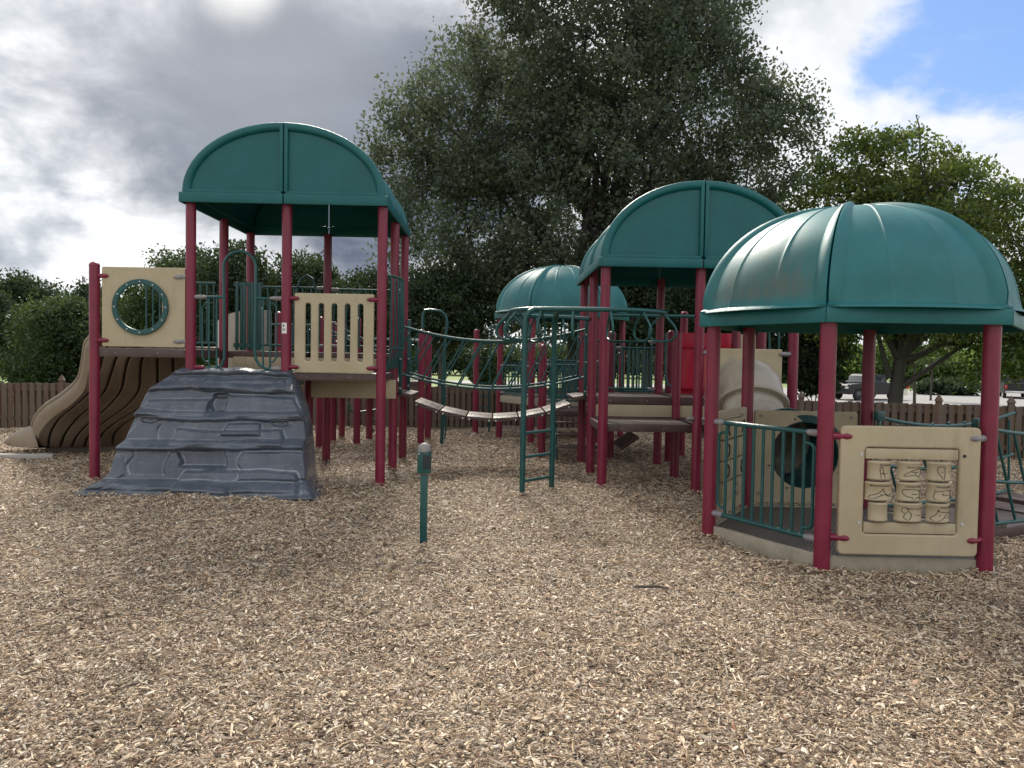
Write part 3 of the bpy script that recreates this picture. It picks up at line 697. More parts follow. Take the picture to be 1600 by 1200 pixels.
# ------------------------------------------------------------------ climbing rock
def sst(x, a, b):
    t = np.clip((x - a) / (b - a), 0, 1); return t * t * (3 - 2 * t)
def rock():
    nz, nx = 320, 300; z = np.linspace(-.06, 1.50, nz)
    def edge(pts):
        zz = []; xx = []
        for px, py, Y in pts: p = at(px, py, Y); zz.append(p.z); xx.append(p.x)
        o = np.argsort(zz); return np.interp(z, np.array(zz)[o], np.array(xx)[o])
    Lx = edge([(86, 784, 9.1), (96, 774, 9.15), (132, 759, 9.25), (155, 742, 9.3), (163, 715, 9.35), (171, 690, 9.4), (180, 678, 9.5), (196, 655, 9.6), (203, 638, 9.7), (216, 616, 9.8), (234, 602, 9.9), (256, 588, 10.), (274, 577, 10.05), (286, 572, 10.1)])
    Rx = edge([(514, 779, 9.45), (508, 770, 9.45), (489, 752, 9.4), (486, 735, 9.35), (482, 692, 9.45), (479, 665, 9.55), (473, 638, 9.65), (464, 612, 9.8), (457, 594, 9.95), (452, 582, 10.05), (449, 574, 10.1)])
    Rb = edge([(512, 762, 10.1), (494, 752, 10.1), (491, 735, 10.1), (488, 692, 10.1), (485, 665, 10.1), (480, 638, 10.1), (470, 612, 10.1), (462, 594, 10.1), (455, 582, 10.1), (451, 574, 10.1)])
    s = np.linspace(0, 1, nx); S, Z = np.meshgrid(s, z); X = Lx[:, None] + (Rx - Lx)[:, None] * S
    def n1(x, f, p): return np.sin(f * x + p) * .55 + np.sin(2.17 * f * x + 1.7 * p) * .30 + np.sin(4.3 * f * x + 2.9 * p) * .15
    def zpx(py, Yv): return EYE - (py - 548.5) * Yv / FPX
    # profile of every column: tread, rounded nose, upright face, tread ...
    xs = np.linspace(-4.6, -2.2, nx)
    steps = [(1.435, 10.02), (1.225, 9.84), (.89, 9.62), (.55, 9.37), (.095, 9.16)]   # nose height, nose distance
    cols = [(np.full(nx, 10.30), np.full(nx, 1.47)), (np.full(nx, 10.16), np.full(nx, 1.47))]; cnt = [8]
    for i, (zn, yn) in enumerate(steps):
        k = i + 1.3; wz = (.026 if 0 < i < 4 else .010) * n1(xs, 2.1, k * 1.7) + .010 * n1(xs, 6.3, k); wy = .040 * n1(xs, 2.7, k * 2.3) + .012 * n1(xs, 9, k * 3)
        zi = zn + wz; yi = yn + wy; py_ = cols[-1][0]
        cols.append((yi, zi)); cnt.append(30)                                           # tread out to the nose
        znext = (steps[i + 1][0] + .070) if i < 4 else -.08
        cols.append((yi - .004, zi - .022)); cnt.append(6)
        cols.append((yi + .040, zi - .062)); cnt.append(10)
        cols.append((yi - .035, np.full(nx, znext) + (0 if i > 3 else (.026 if 0 < i + 1 < 4 else .010) * n1(xs, 2.1, (i + 2.3) * 1.7)))); cnt.append(50)
    YY, ZZ = [], []
    for (y0, z0), (y1, z1), c in zip(cols[:-1], cols[1:], cnt):
        for t in np.arange(c) / c: YY.append(y0 + (y1 - y0) * t); ZZ.append(z0 + (z1 - z0) * t)
    YY.append(cols[-1][0]); ZZ.append(cols[-1][1]); Y = np.array(YY); Z = np.array(ZZ); nz = len(Y)
    ker = np.exp(-np.linspace(-2, 2, 11) ** 2); ker /= ker.sum()
    for arr in (Y, Z):
        pad = np.concatenate([np.repeat(arr[:1], 5, 0), arr, np.repeat(arr[-1:], 5, 0)]); arr[:] = sum(kk * pad[q:q + nz] for q, kk in enumerate(ker))
    S = np.tile(s, (nz, 1)); lx = np.interp(Z, z, Lx); rx = np.interp(Z, z, Rx); rb = np.interp(Z, z, Rb); X = lx + (rx - lx) * S
    # moulded blocks and hollows on the faces
    for sa, sb, zt, zb, am in ((.34, .92, 1.335, 1.25, .05), (.06, .44, 1.075, .93, .075), (.53, .96, 1.125, .93, .065), (.45, .53, 1.15, .93, -.05), (.29, .86, .725, .60, .080), (.56, .74, .800, .70, .045), (.05, .20, .80, .60, .03),
                               (.40, .93, .270, .02, .105), (.04, .66, .150, .02, .085), (.66, 1.0, .49, .20, .035), (.36, .58, .50, .33, -.07), (.12, .30, .50, .22, -.03), (.0, .10, .42, .1, .03)):
        w = .011; ed = sst(S + .012 * np.sin(22 * Z + sa * 9), sa - w, sa + w) * (1 - sst(S + .010 * np.sin(17 * Z + sb * 9), sb - w, sb + w))
        top = sst(zt + .014 * n1(X, 5, sa * 9) - Z, -.020, .022); bot = sst(Z, zb - .05, zb)
        Y -= am * ed * top * bot
    Y += .024 * np.sin(2.6 * X + 1.9 * Z + .4) + .014 * np.sin(6.1 * X - 3.3 * Z + 2) * np.sin(4.7 * Z + 1 + X) + .005 * np.sin(15 * X + 9 * Z) * np.sin(11 * Z - 6 * X)
    for px, py, yv in ((343, 619, 9.84), (231, 657, 9.62), (436, 663, 9.62)):
        c = at(px, py, yv); e = np.sqrt(((X - c.x) / .105) ** 2 + ((Z - c.z) / .034) ** 2)
        Y += .022 * (1 - sst(e, .55, .95)); Y -= .012 * np.exp(-((e - 1.12) / .22) ** 2)
    eL = np.clip(1 - S / .045, 0, 1); eR = np.clip(1 - (1 - S) / .035, 0, 1)
    Y = Y + (10.20 - Y) * np.maximum(eL, eR) ** 2.4; X = X + (rb - rx) * eR ** 2.4
    Zt = Z + .012 * sst(Z, 1.40, 1.47) * (np.sin(7 * X) + .6 * np.sin(17 * X + 1))
    Y -= .10 * np.exp(-(Z / .040) ** 2) * (1 + .4 * n1(X, 3, 2)) * (Z < .08)
    m = MB(); m.grid([[tuple(map(float, p)) for p in row] for row in np.stack([X, Y, Zt], 2)])
    rt = thing('climbing_rock', (-3.3, 9.7, 0), 'dark grey moulded plastic climbing rock with stepped ledges, leaning on the left tower', 'climbing rock')
    m.build('rock_face', M_rock, rt, 0); rt.children[0].data.polygons.foreach_set('use_smooth', [True] * len(rt.children[0].data.polygons))
rock()
# ------------------------------------------------------------------ brown slide
def slide():
    t = thing('wave_slide', (-6.5, 12.0, 0), 'wide brown wavy plastic slide dropping from the left end deck', 'slide')
    rim = [at(141, 521, 11.35), at(132, 534, 11.42), at(128, 560, 11.55), at(121, 588, 11.75), at(98, 611, 12.0), at(70, 630, 12.25), at(53, 650, 12.45), at(50, 668, 12.62)]
    rim = catmull(rim, 7); n = len(rim); W = Vector((1.55, .05, 0))
    body = MB(); P = []; grooves = [.10, .26, .42, .58, .74, .88]
    for i, p in enumerate(rim):
        f = i / (n - 1); wall = .17 + .10 * f; row = []
        tg = (rim[min(i + 1, n - 1)] - rim[max(i - 1, 0)]).normalized(); nn = tg.cross(W.normalized()); nn = nn if nn.y < 0 else -nn
        inn = Vector((.10, -.02, -wall))
        # outer left wall: rim roll, groove, face
        row += [p + Vector((.05, .01, -.10)), p + Vector((.035, .0, -.004)), p + Vector((.0, 0, 0)), p + Vector((-.012, -.012, -.02)), p + Vector((.0, -.02, -.045)), p + Vector((.012, -.012, -.055)), p + Vector((.02, -.03, -.07)), p + Vector((.045, -.03, -wall * .75)), p + inn]
        # underside with ribs along the run
        K = 150
        for k in range(1, K):
            w = k / K; q = p + inn + (W - Vector((.2, 0, 0))) * w
            b = .016 * abs(sin(pi * (w * 3.0 + .1 * sin(3 * f * pi)))) ** .6 + .03 * sin(w * pi)
            gd = sum(.10 * math.exp(-((w - g - .035 * sin(5 * f * pi / 2 + g * 5)) / .009) ** 2) for g in grooves)
            und = .05 * sin(f * 2.6 * pi + w * 2.0) * sin(pi * w)
            row.append(q + nn * (b + und - gd))
        e = p + W; row += [e + Vector((-.10, 0, -wall)), e + Vector((-.02, 0, -.05)), e, e + Vector((-.04, 0, 0)), e + Vector((-.12, .03, -wall + .06))]
        # bed
        for k in range(6, -1, -1):
            w = k / 6; q = p + Vector((.12, .04, -wall + .06)) + (W - Vector((.24, 0, 0))) * w; row.append(q + Vector((0, .05, .04 * (1 - abs(sin(2 * pi * w))))))
        P.append(row)
    body.grid(P, cv=True); nr = len(P[0])
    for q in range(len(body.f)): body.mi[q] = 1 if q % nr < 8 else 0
    body.build('slide_chute', [M_tan, M_tanlit], t, 50)
    # exit lip, turning left
    lipb = MB(); base = rim[-1]; L = []
    pts = [(at(56, 664, 12.55), at(60, 699, 12.50)), (at(45, 666, 12.62), at(47, 700, 12.55)), (at(32, 671, 12.75), at(34, 699, 12.68)), (at(20, 678, 12.92), at(21, 698, 12.85)), (at(11, 685, 13.05), at(12, 696, 13.02)), (at(6, 690, 13.1), at(7, 693, 13.1))]
    for a, b in pts:
        w = Vector((1.5, .55, 0)); L.append([a + Vector((.03, .02, -.03)), a, a + Vector((-.01, -.012, -.02)), (a + b) / 2 + Vector((-.012, -.03, 0)), b, b + Vector((.05, .05, -.01)), b + w, b + w + Vector((0, 0, .12)), a + w, a + w - Vector((.05, 0, .06)), b + w * .5 + Vector((0, 0, .06))])
    lipb.grid(L, cv=True); lipb.f.append(tuple(len(lipb.v) - 11 + k for k in range(11))); lipb.mi.append(0); lipb.build('exit_lip', M_tanlit, t, 50)
    # ribbed foot: the underside carried straight down to the ground
    last = P[-1][9:9 + 149]; ft = MB(); rows = []
    for dz, dy, sq in ((0, 0, 1), (-.05, .02, 1), (-.14, .05, .99), (-.42, .10, .95), (-.60, .12, .94)):
        cx_ = sum(q.x for q in last) / len(last); rows.append([(cx_ + (q.x - cx_) * sq, q.y + dy + .25, q.z + dz) for q in last])
    ft.grid(rows); ft.box((-6.6, 13.15, .14), (1.3, .7, .4)); ft.build('slide_foot', M_tan, t, 50)
    # entry sill between the posts
    MB().box((-4.55, 11.5, 1.72), (1.05, .25, .05), bev=.01).build('entry_sill', M_tan, t)
slide()
# ------------------------------------------------------------------ tower B (right)
BX, BY = 1.384, 10.056
def B(i, j): return (BX + i * M, BY + j * M)
def tower_b():
    t = thing('play_tower', (BX + M, BY + M, 0), 'arched teal roof tower with low brown decks, partly behind the near domed gazebo', 'play tower', 'roofed towers of the play structure')
    for i in range(3):
        for j in range(3):
            if (i, j) == (1, 1): continue
            post(*B(i, j), 2.95, t)
    post(*B(1, 1), 2.10, t, cap=True)
    # lower deck, its left corner runs past the post
    deck(t, BX - .02, BY + .06, BX + M, BY + M - .04, .83, .10); deck(t, BX + M, BY + .06, BX + 2 * M, BY + M - .04, .83, .10)
    deck(t, BX, BY + M, BX + M, BY + 2 * M, 1.13, .11); deck(t, BX + M, BY + M, BX + 2 * M, BY + 2 * M, 1.13, .11)
    MB().box((BX + .5 * M, BY + M - .005, .93), (M * .93, .02, .17), bev=.004).build('riser', M_beige, t)
    MB().box((BX + 1.5 * M, BY + M - .005, .93), (M * .93, .02, .17), bev=.004).build('riser', M_beige, t)
    # tube exit panel on the front right bay
    p0 = at(1100, 664, BY - .03); p1 = at(1222, 546, BY - .03); w = p1.x - p0.x; h = p1.z - p0.z; c = at(1162, 606, BY) - p0
    pn = plate('tube_panel', [rrect(0, 0, w, h, .02), circ(c.x, c.z, .36)], .04, .010, frame((p0.x, BY - .03, p0.z), (1, 0, 0)), M_beige, t)
    for z in (.92, 1.77):
        clamp((BX + M, BY, z), (1, -.4, 0), t, .15); clamp((BX + 2 * M, BY, z), (-1, -.4, 0), t, .15)
    clamp((BX + M, BY + .0, .92), (-1, -.4, 0), t, .10)
    MB().tube([(BX + .07, BY, 2.235), (BX + M - .07, BY, 2.235)], .024, 10).build('cross_bar', M_green, t)
    barrier(t, (BX + .02, BY + 2 * M), (BX + M, BY + 2 * M), 1.2, 1.95, 9, loops=False)
    vault_roof(t, BX - .115, BX + 2 * M + .10, BY - .14, BY + 2 * M + .13, 2.835, .115, .985)
    # hand loop at the right of the bay
    MB().tube([at(1041, 520, 11.6), at(1040, 585, 11.6), at(1043, 600, 11.6), at(1052, 606, 11.6), at(1058, 600, 11.6), at(1057, 530, 11.6)], .018, 8).build('hand_loop', M_green, t)
    return c + p0
tubec = tower_b()
# ------------------------------------------------------------------ bridge between the towers
def bridge():
    t = thing('suspension_bridge', (0, 12.0, 0), 'sagging brown plank bridge with green slanted railings between the two arched roof towers', 'bridge')
    xa, xb = AX + 2 * M + .09, BX - .07; L = xb - xa; y0, y1 = AY + M + .14, AY + 2 * M - .08
    def sag(f, za, zm): return za - (za - zm) * (1 - (2 * f - 1) ** 2)
    N = 6
    for e, (fx) in enumerate((xa + .05, xb - .05)):
        MB().box((fx, (y0 + y1) / 2, 1.09), (.24, y1 - y0, .06), rot=Matrix.Rotation(R(8 if e == 0 else -8), 3, 'Y'), bev=.008).build('end_plank', M_grate, t)
    g0, g1 = .07, .93
    for k in range(N):
        f0 = g0 + (g1 - g0) * k / N + .004; f1 = g0 + (g1 - g0) * (k + 1) / N - .004; z0, z1 = sag(f0, 1.07, .745), sag(f1, 1.07, .745)
        a = math.atan2(z1 - z0, (f1 - f0) * L); Ln = math.hypot((f1 - f0) * L, z1 - z0)
        c = (xa + L * (f0 + f1) / 2, (y0 + y1) / 2, (z0 + z1) / 2); Rm = Matrix.Rotation(-a, 3, 'Y')
        p = MB().box(c, (Ln, y1 - y0, .055), rot=Rm, bev=.006).build('plank', M_grate, t)
        b = MB()
        for s_ in (-.40, .40):
            q = Vector(c) + Rm @ Vector((s_ * Ln, -(y1 - y0) / 2, -.015)); b.tube([q, q + Vector((0, -.012, 0))], .014, 8)
        each(b, 'bolt', M_bolt, p)
    for yy in (y0 - .02, y1 + .02):
        r = MB(); n = 24
        for za, zm, rr in ((2.10, 1.90, .020), (1.40, 1.20, .018)):
            r.tube([(xa + L * i / n, yy, sag(i / n, za, zm) + .0) for i in range(n + 1)], rr, 9)
        for xe in (xa, xb): r.box((xe, yy, 1.68), (.05, .035, 1.12), bev=.006)
        o = r.build('side_rail', M_green, t); s = MB(); nb = 11
        for k in range(nb + 1):
            f0 = -.075 + 1.04 * k / nb; f1 = f0 + .135; z0 = sag(f0, 1.40, 1.20); z1 = sag(f1, 2.10, 1.90)
            if f0 < 0: z0 = z1 + (z0 - z1) * (f1) / (f1 - f0); f0 = 0
            if f1 > 1: z1 = z0 + (z1 - z0) * (1 - f0) / (f1 - f0); f1 = 1
            s.tube([(xa + L * f0, yy, z0), (xa + L * f1, yy, z1)], .012, 7)
        each(s, 'slanted_bar', M_green, o); b = MB()
        for xe in (xa, xb):
            for z in (2.02, 1.62, 1.19): b.tube([(xe, yy - .02, z), (xe, yy - .03, z)], .014, 8)
        each(b, 'bolt', M_bolt, o)
bridge()
# ------------------------------------------------------------------ overhead ring climber
def ring_climber():
    t = thing('ring_climber', (.55, 9.6, 0), 'green ladder and curved overhead rail with hanging teardrop rings in front of the bridge', 'overhead climber')
    Z = 2.255; tr = catmull([(BX - .06, 11.22, Z - .02), (.95, 11.25, Z), (.50, 11.15, Z), (.24, 10.75, Z), (.17, 10.2, Z), (.24, 9.75, Z), (.45, 9.48, Z), (.85, 9.38, Z), (1.35, 9.34, Z), (1.75, 9.42, Z), (2.02, 9.62, Z), (2.12, 9.85, Z), (2.10, 10.03, Z - .02)], 8)
    MB().tube(tr, .030, 12).build('overhead_rail', M_green, t)
    u = MB(); up1 = [(.34, 9.43, -.1), (.34, 9.43, 2.05), (.35, 9.43, 2.15), (.39, 9.43, 2.22), (.46, 9.46, Z)]; u.tube(up1, .034, 12)
    u.build('upright', M_green, t)
    MB().tube([(.72, 9.78, -.1), (.72, 9.78, 2.0), (.72, 9.75, 2.12), (.73, 9.62, 2.22), (.74, 9.42, Z)], .034, 12).build('upright', M_green, t)
    for z in (.18, .47, .76): MB().tube([(.34, 9.43, z), (.72, 9.78, z + .01)], .019, 10).build('rung', M_green, t)
    # rings stand across the rail
    d = [0.0]
    for a, b in zip(tr[:-1], tr[1:]): d.append(d[-1] + (b - a).length)
    s0 = .42
    while s0 < d[-1] - .12:
        i = max(k for k in range(len(d)) if d[k] <= s0); p = tr[i]; tg = (tr[min(i + 1, len(tr) - 1)] - tr[max(i - 1, 0)]); tg.z = 0; tg.normalize(); w = Vector((-tg.y, tg.x, 0))
        pts = [(.0, -.015), (.06, -.07), (.145, -.16), (.18, -.235), (.165, -.30), (.105, -.345), (.0, -.36), (-.105, -.345), (-.165, -.30), (-.18, -.235), (-.145, -.16), (-.06, -.07)]
        lp = catmull([p + w * a + Vector((0, 0, b)) for a, b in pts[:-1] + [pts[-1]]], 4, closed=True)
        MB().tube(lp, .0145, 8, closed=True).build('ring', M_green, t); s0 += .40
ring_climber()
# ------------------------------------------------------------------ near gazebo
GC, GR, GROT = (3.287, 7.213), 1.274, -3.18
def GV(k): a = GROT + k * pi / 3; return Vector((GC[0] + GR * cos(a), GC[1] + GR * sin(a), 0))
def text_mesh(s, size, fit=None):
    cu = bpy.data.curves.new('t', 'FONT'); cu.body = s; cu.size = size; cu.align_x = 'CENTER'; cu.align_y = 'CENTER'; cu.resolution_u = 2; cu.offset = size * .012
    o = bpy.data.objects.new('t', cu); COL.objects.link(o); dg = bpy.context.evaluated_depsgraph_get(); me = bpy.data.meshes.new_from_object(o.evaluated_get(dg))
    vs = [v.co.copy() for v in me.vertices]; fs = [tuple(p.vertices) for p in me.polygons]
    bpy.data.objects.remove(o); bpy.data.curves.remove(cu); bpy.data.meshes.remove(me)
    if fit:
        w = max(v.x for v in vs) - min(v.x for v in vs); k = fit / w
        for v in vs: v.x *= k
    return vs, fs
def gazebo():
    t = thing('gazebo', (GC[0], GC[1], 0), 'near six-sided play gazebo with a teal dome and maroon posts on a low ribbed floor', 'gazebo', 'domed gazebos')
    for k in range(6): v = GV(k); post(v.x, v.y, 1.955 + (.08 if k in (1, 2) else .07), t)
    dm = dome_roof(t, GC, GR, GROT, 1.985, .118, .985, brim=(0, 0, .02, .20, .06, 0))
    # floor
    f = MB(); zf = .125; ring = [GV(k) + (Vector((GC[0], GC[1], 0)) - GV(k)) * .02 for k in range(6)]
    f.add([(p.x, p.y, zf) for p in ring], [tuple(range(6))]); f.build('floor', M_rib, t, 0)
    e = MB()
    for k in range(6):
        a, b = ring[k], ring[(k + 1) % 6]; c = (a + b) / 2; d = (b - a); e.box((c.x, c.y, zf - .055), (d.length - .09, .05, .135), rz=math.atan2(d.y, d.x), bev=.008)
    e.build('floor_edge', M_curb, t)
    # green railing, left front
    a, b = GV(0), GV(1); barrier(t, a, b, .26, 1.11, 9, r=.019)
    # tile panel, front
    a, b = GV(1), GV(2); ux = (b - a).normalized(); nrm = Vector((ux.y, -ux.x, 0))
    L = (b - a).length; off = nrm * .045
    o0 = a + off + ux * .095; w = L - .19; z0, z1 = .17, 1.185; Mx = frame((o0.x, o0.y, z0), ux)
    hx0, hx1, hz0, hz1 = .175 * w, .85 * w, .175 * (z1 - z0) - .01, .835 * (z1 - z0)
    pn = plate('tile_panel', [rrect(0, 0, w, z1 - z0, .04), rrect(hx0, hz0, hx1, hz1, .03)], .055, .014, Mx, M_beige, t)
    # inner frame rails above and below the tiles
    cM = lambda u, v, n: Vector(o0) + ux * u + Vector((0, 0, z0 + v)) + nrm * n
    rot = Matrix(((ux.x, nrm.x, 0), (ux.y, nrm.y, 0), (0, 0, 1)))
    fr = MB(); fh = .085
    fr.box(cM((hx0 + hx1) / 2, hz1 - fh / 2 - .006, -.003), (hx1 - hx0 - .012, .05, fh), rot=rot, bev=.012)
    fr.box(cM((hx0 + hx1) / 2, hz0 + fh / 2 + .006, -.003), (hx1 - hx0 - .012, .05, fh), rot=rot, bev=.012)
    each(fr, 'tile_frame', M_beige, pn)
    for u in (hx0 - .03, hx1 + .035):
        for v in (hz0 + .09, hz1 - .055):
            MB().tube([cM(u, v, .024), cM(u, v, .033)], .013, 12).build('bolt', M_bolt if not (u > .5 and v > .5) else M_black, pn)
    nx, tz0, tz1 = 3, hz0 + fh + .012, hz1 - fh - .012; th = (tz1 - tz0) / 3
    cxs = [hx0 + (hx1 - hx0) * q for q in (.165, .485, .80)]
    rods = MB()
    for cx_ in cxs: rods.tube([cM(cx_, hz0 + .05, -.012), cM(cx_, hz1 - .05, -.012)], .008, 8)
    each(rods, 'tile_rod', M_bolt, pn)
    words = [[('Delaware', .35, .30), ('North Carolina', .25, .18), None], [('Massachusetts', -.1, .30), ('United States', .2, .28), ('Pennsylvania', .3, .28)], [None, ('New Jersey', .35, .20), ('West Virginia', .6, .30)]]
    shapes = {
        (0, 0): [[(-.05, .3), (.0, .28), (.10, -.25), (.16, -.45), (-.02, -.45), (-.06, -.2), (-.10, .2)], (.12, -.12, 'Dover')],
        (0, 1): [[(-.35, -.22), (.0, .12), (.35, .2), (.42, .02), (.3, -.3), (.12, -.15), (-.1, -.2)], (.1, .0, 'Raleigh')],
        (0, 2): [[(-.2, .3), (.0, .38), (.08, .3), (.08, -.1), (.05, -.42), (-.08, -.15), (-.15, -.05)], (.36, .05, 'Concord')],
        (1, 0): [[(-.42, -.2), (-.25, -.12), (-.05, .05), (.05, .25), (.1, .0), (.25, -.15), (.4, -.1), (.3, -.25), (.15, -.12), (-.05, -.2), (-.2, -.32), (-.42, -.38)], (.0, -.42, 'Boston')],
        (1, 1): [[(-.3, .22), (.25, .2), (.3, .1), (.45, .2), (.35, -.12), (.42, -.38), (.25, -.22), (.1, -.42), (.0, -.25), (-.2, -.2), (-.34, .0)], (.15, -.08, 'Denver')],
        (1, 2): [[(-.25, .18), (-.2, .12), (.42, .18), (.45, -.3), (-.28, -.34)], (.18, -.1, 'Harrisburg')],
        (2, 1): [[(-.3, .35), (-.18, .38), (-.08, .3), (-.12, .18), (.0, .0), (-.08, -.38), (-.26, -.2), (-.2, -.02), (-.3, .12)], (.28, -.1, 'Trenton')],
        (2, 2): [[(-.12, .32), (-.1, .2), (.05, .15), (.38, .12), (.2, -.02), (.08, -.25), (-.1, -.4), (-.32, -.38), (-.42, -.22), (-.2, .0)], (.3, -.22, 'Charleston')]}
    wid = [[.205, .210, .210], [.245, .212, .208], [.175, .245, .212]]; yaw_ = [[.45, .1, .15], [-.1, .25, .12], [1.1, -.1, .3]]
    for i in range(3):
        for j in range(3):
            wv = wid[i][j] * .93; hh = th - .014; zc = tz1 - th * (i + .5); cxj = cxs[j]; ya = (rnd.random() - .5) * .18
            dpth = .088
            def S(a, k=1.0, n_=0): # rounded front surface, a in [-1,1]
                u = wv / 2 * sin(a * 1.35) / sin(1.35); return u * k, dpth * k * cos(a * 1.35) - dpth * .22 + n_
            tl = MB(); rows = []
            for z, k in ((-hh / 2, .90), (-hh / 2 + .004, .97), (-hh / 2 + .010, 1.0), (-hh / 2 + .018, .985), (-hh / 2 + .022, .955), (hh / 2 - .022, .955), (hh / 2 - .018, .985), (hh / 2 - .010, 1.0), (hh / 2 - .004, .97), (hh / 2, .90)):
                row = []
                for q in range(25):
                    u, n_ = S(q / 12 - 1, k); row.append(cM(cxj + u, zc + z, n_ * cos(ya) + u * sin(ya)))
                for q in range(1, 6):
                    u0, n0 = S(1, k); u = u0 * (1 - q / 3); row.append(cM(cxj + u, zc + z, -.03 * k + u * sin(ya)))
                rows.append(row)
            nr = len(rows[0]); tl.grid(rows, cv=True); tl.f.append(tuple(range(nr))); tl.f.append(tuple(len(tl.v) - nr + q for q in range(nr - 1, -1, -1))); tl.mi += [0, 0]
            ti = tl.build('map_tile', M_beige, pn, 40)
            def onto(x, y, lift=.0018):  # x,y in tile units of half width / height
                a = max(-.97, min(.97, x * 1.55)); u, n_ = S(a, .955); return cM(cxj + u, zc + y * hh * .86, n_ * cos(ya) + u * sin(ya) + lift)
            ink = MB()
            if (i, j) in shapes:
                sh, (lx, ly, lt) = shapes[(i, j)]
                pts = catmull([Vector((x, y, 0)) for x, y in sh], 3, closed=True)
                ink.tube([onto(p.x, p.y - .06) for p in pts], .0022, 5, closed=True)
                vs, fs = text_mesh(lt, .10, .30); ink.add([onto(v.x + lx, v.y + ly - .04) for v in vs], fs)
                dx, dy = (sum(p.x for p in pts) / len(pts), sum(p.y for p in pts) / len(pts) - .06); ink.tube([onto(dx - .02, dy), onto(dx + .02, dy + .03)], .003, 6)
            if words[i][j]:
                wt, wx, wy = words[i][j]; vs, fs = text_mesh(wt, .15, .72 if len(wt) > 9 else .55); ink.add([onto(v.x + wx * .5, v.y + wy + .06) for v in vs], fs)
            if not ink.v: continue
            ink.build('map_print', M_black, ti, 0)
    for z in (.30, 1.10):
        clamp(a + Vector((0, 0, z)), (ux + nrm * .45), t, .13, M_post); clamp(b + Vector((0, 0, z)), (-ux + nrm * .45), t, .13, M_clamp if z > 1 else M_post)
    # noughts and crosses panel, left back
    a, b = GV(0), GV(5); ux = (b - a).normalized(); nrm = Vector((-ux.y, ux.x, 0)) * -1; nrm = Vector((ux.y, -ux.x, 0))
    o0 = a + ux * .09; w = (b - a).length - .17; z0, z1 = .17, 1.19; Mx = frame((o0.x, o0.y, z0), ux)
    pn = plate('game_panel', [rrect(0, 0, w, z1 - z0, .03), rrect(.14, .13, w - .14, .95, .02)], .045, .010, Mx, M_beige, t)
    cM2 = lambda u, v, n: o0 + ux * u + Vector((0, 0, z0 + v)) + nrm * n
    marks = ['X X', 'O  ', 'O O', ' X ']; rot = Matrix(((ux.x, nrm.x, 0), (ux.y, nrm.y, 0), (0, 0, 1))); cw = (w - .30) / 3
    for i in range(4):
        for j in range(3):
            u = .15 + cw * (j + .5); v = .94 - .203 * (i + .5)
            cb = MB().box(cM2(u, v, 0), (cw - .02, .11, .19), rot=rot, bev=.02).build('game_block', M_beige, pn)
            k = MB(); s_ = .060
            if marks[i][j] == ' ': continue
            if marks[i][j] == 'X':
                for q in (-1, 1): k.tube([cM2(u - s_ * .8, v - q * s_, .056), cM2(u + s_ * .8, v + q * s_, .056)], .011, 6)
            else: k.tube([cM2(u + s_ * .85 * cos(x), v + s_ * sin(x), .056) for x in np.linspace(0, 2 * pi, 20)[:-1]], .011, 6, closed=True)
            k.build('game_mark', M_black, cb)
    # tube panel, back
    a, b = GV(5), GV(4); ux = (b - a).normalized(); nrm = Vector((ux.y, -ux.x, 0)); o0 = a + ux * .08 + nrm * -.01; w = (b - a).length - .18; z0, z1 = .16, 1.15; Mx = frame((o0.x, o0.y, z0), ux)
    cU, cV = w * .50, .52
    pn = plate('tube_panel', [rrect(0, 0, w, z1 - z0, .02), circ(cU, cV, .36)], .045, .010, Mx, M_beige, t)
    bb = MB()
    for k in range(8):
        x = 2 * pi * k / 8 + .3; p = o0 + ux * (cU + .40 * cos(x)) + Vector((0, 0, z0 + cV + .40 * sin(x))) + nrm * .024; bb.tube([p, p + nrm * .006], .010, 8)
    each(bb, 'bolt', M_black, pn)
    for x_ in (.07, w - .07):
        for z in (.10, .93): MB().tube([o0 + ux * x_ + Vector((0, 0, z0 + z)) + nrm * .022, o0 + ux * x_ + Vector((0, 0, z0 + z)) + nrm * .034], .018, 12).build('bolt', M_grey, pn)
    return o0 + ux * cU + Vector((0, 0, z0 + cV)), nrm
gc_, gn_ = gazebo()
# ------------------------------------------------------------------ tube slide from tower B into the gazebo
def tube_slide():
    t = thing('tube_slide', (gc_.x, 9.2, 0), 'grey beige tube slide curving down with a green end section, behind the near gazebo', 'tube slide')
    P = catmull([tubec, tubec + Vector((.03, -.25, -.03)), at(1180, 662, 9.45), at(1212, 690, 8.95), gc_ - gn_ * .22 + Vector((0, 0, .02)), gc_ - gn_ * .01], 10); n = len(P)
    def seg(i0, i1, mat, nm, flange=True):
        m = MB(); sub = P[i0:i1 + 1]; rs = [.365] * len(sub); m.tube(sub, rs, 40, cap=False)
        m.tube(sub[::-1], [.352] * len(sub), 40, cap=False)
        if flange:
            a, b = sub[-1], sub[-2]; d = (a - b).normalized(); m.tube([a - d * .03, a - d * .028, a, a + d * .002], [.355, .43, .433, .352], 40, cap=False)
            a, b = sub[0], sub[1]; d = (b - a).normalized(); m.tube([a - d * .002, a, a + d * .024, a + d * .026], [.352, .43, .43, .355], 40, cap=False)
        return m.build(nm, mat, t, 50)
    a = n // 5
    seg(0, int(n * .30), M_tube, 'tube_section'); seg(int(n * .30), int(n * .66), M_tube, 'tube_section'); seg(int(n * .66), n - 1, M_green, 'green_tube_section')
tube_slide()
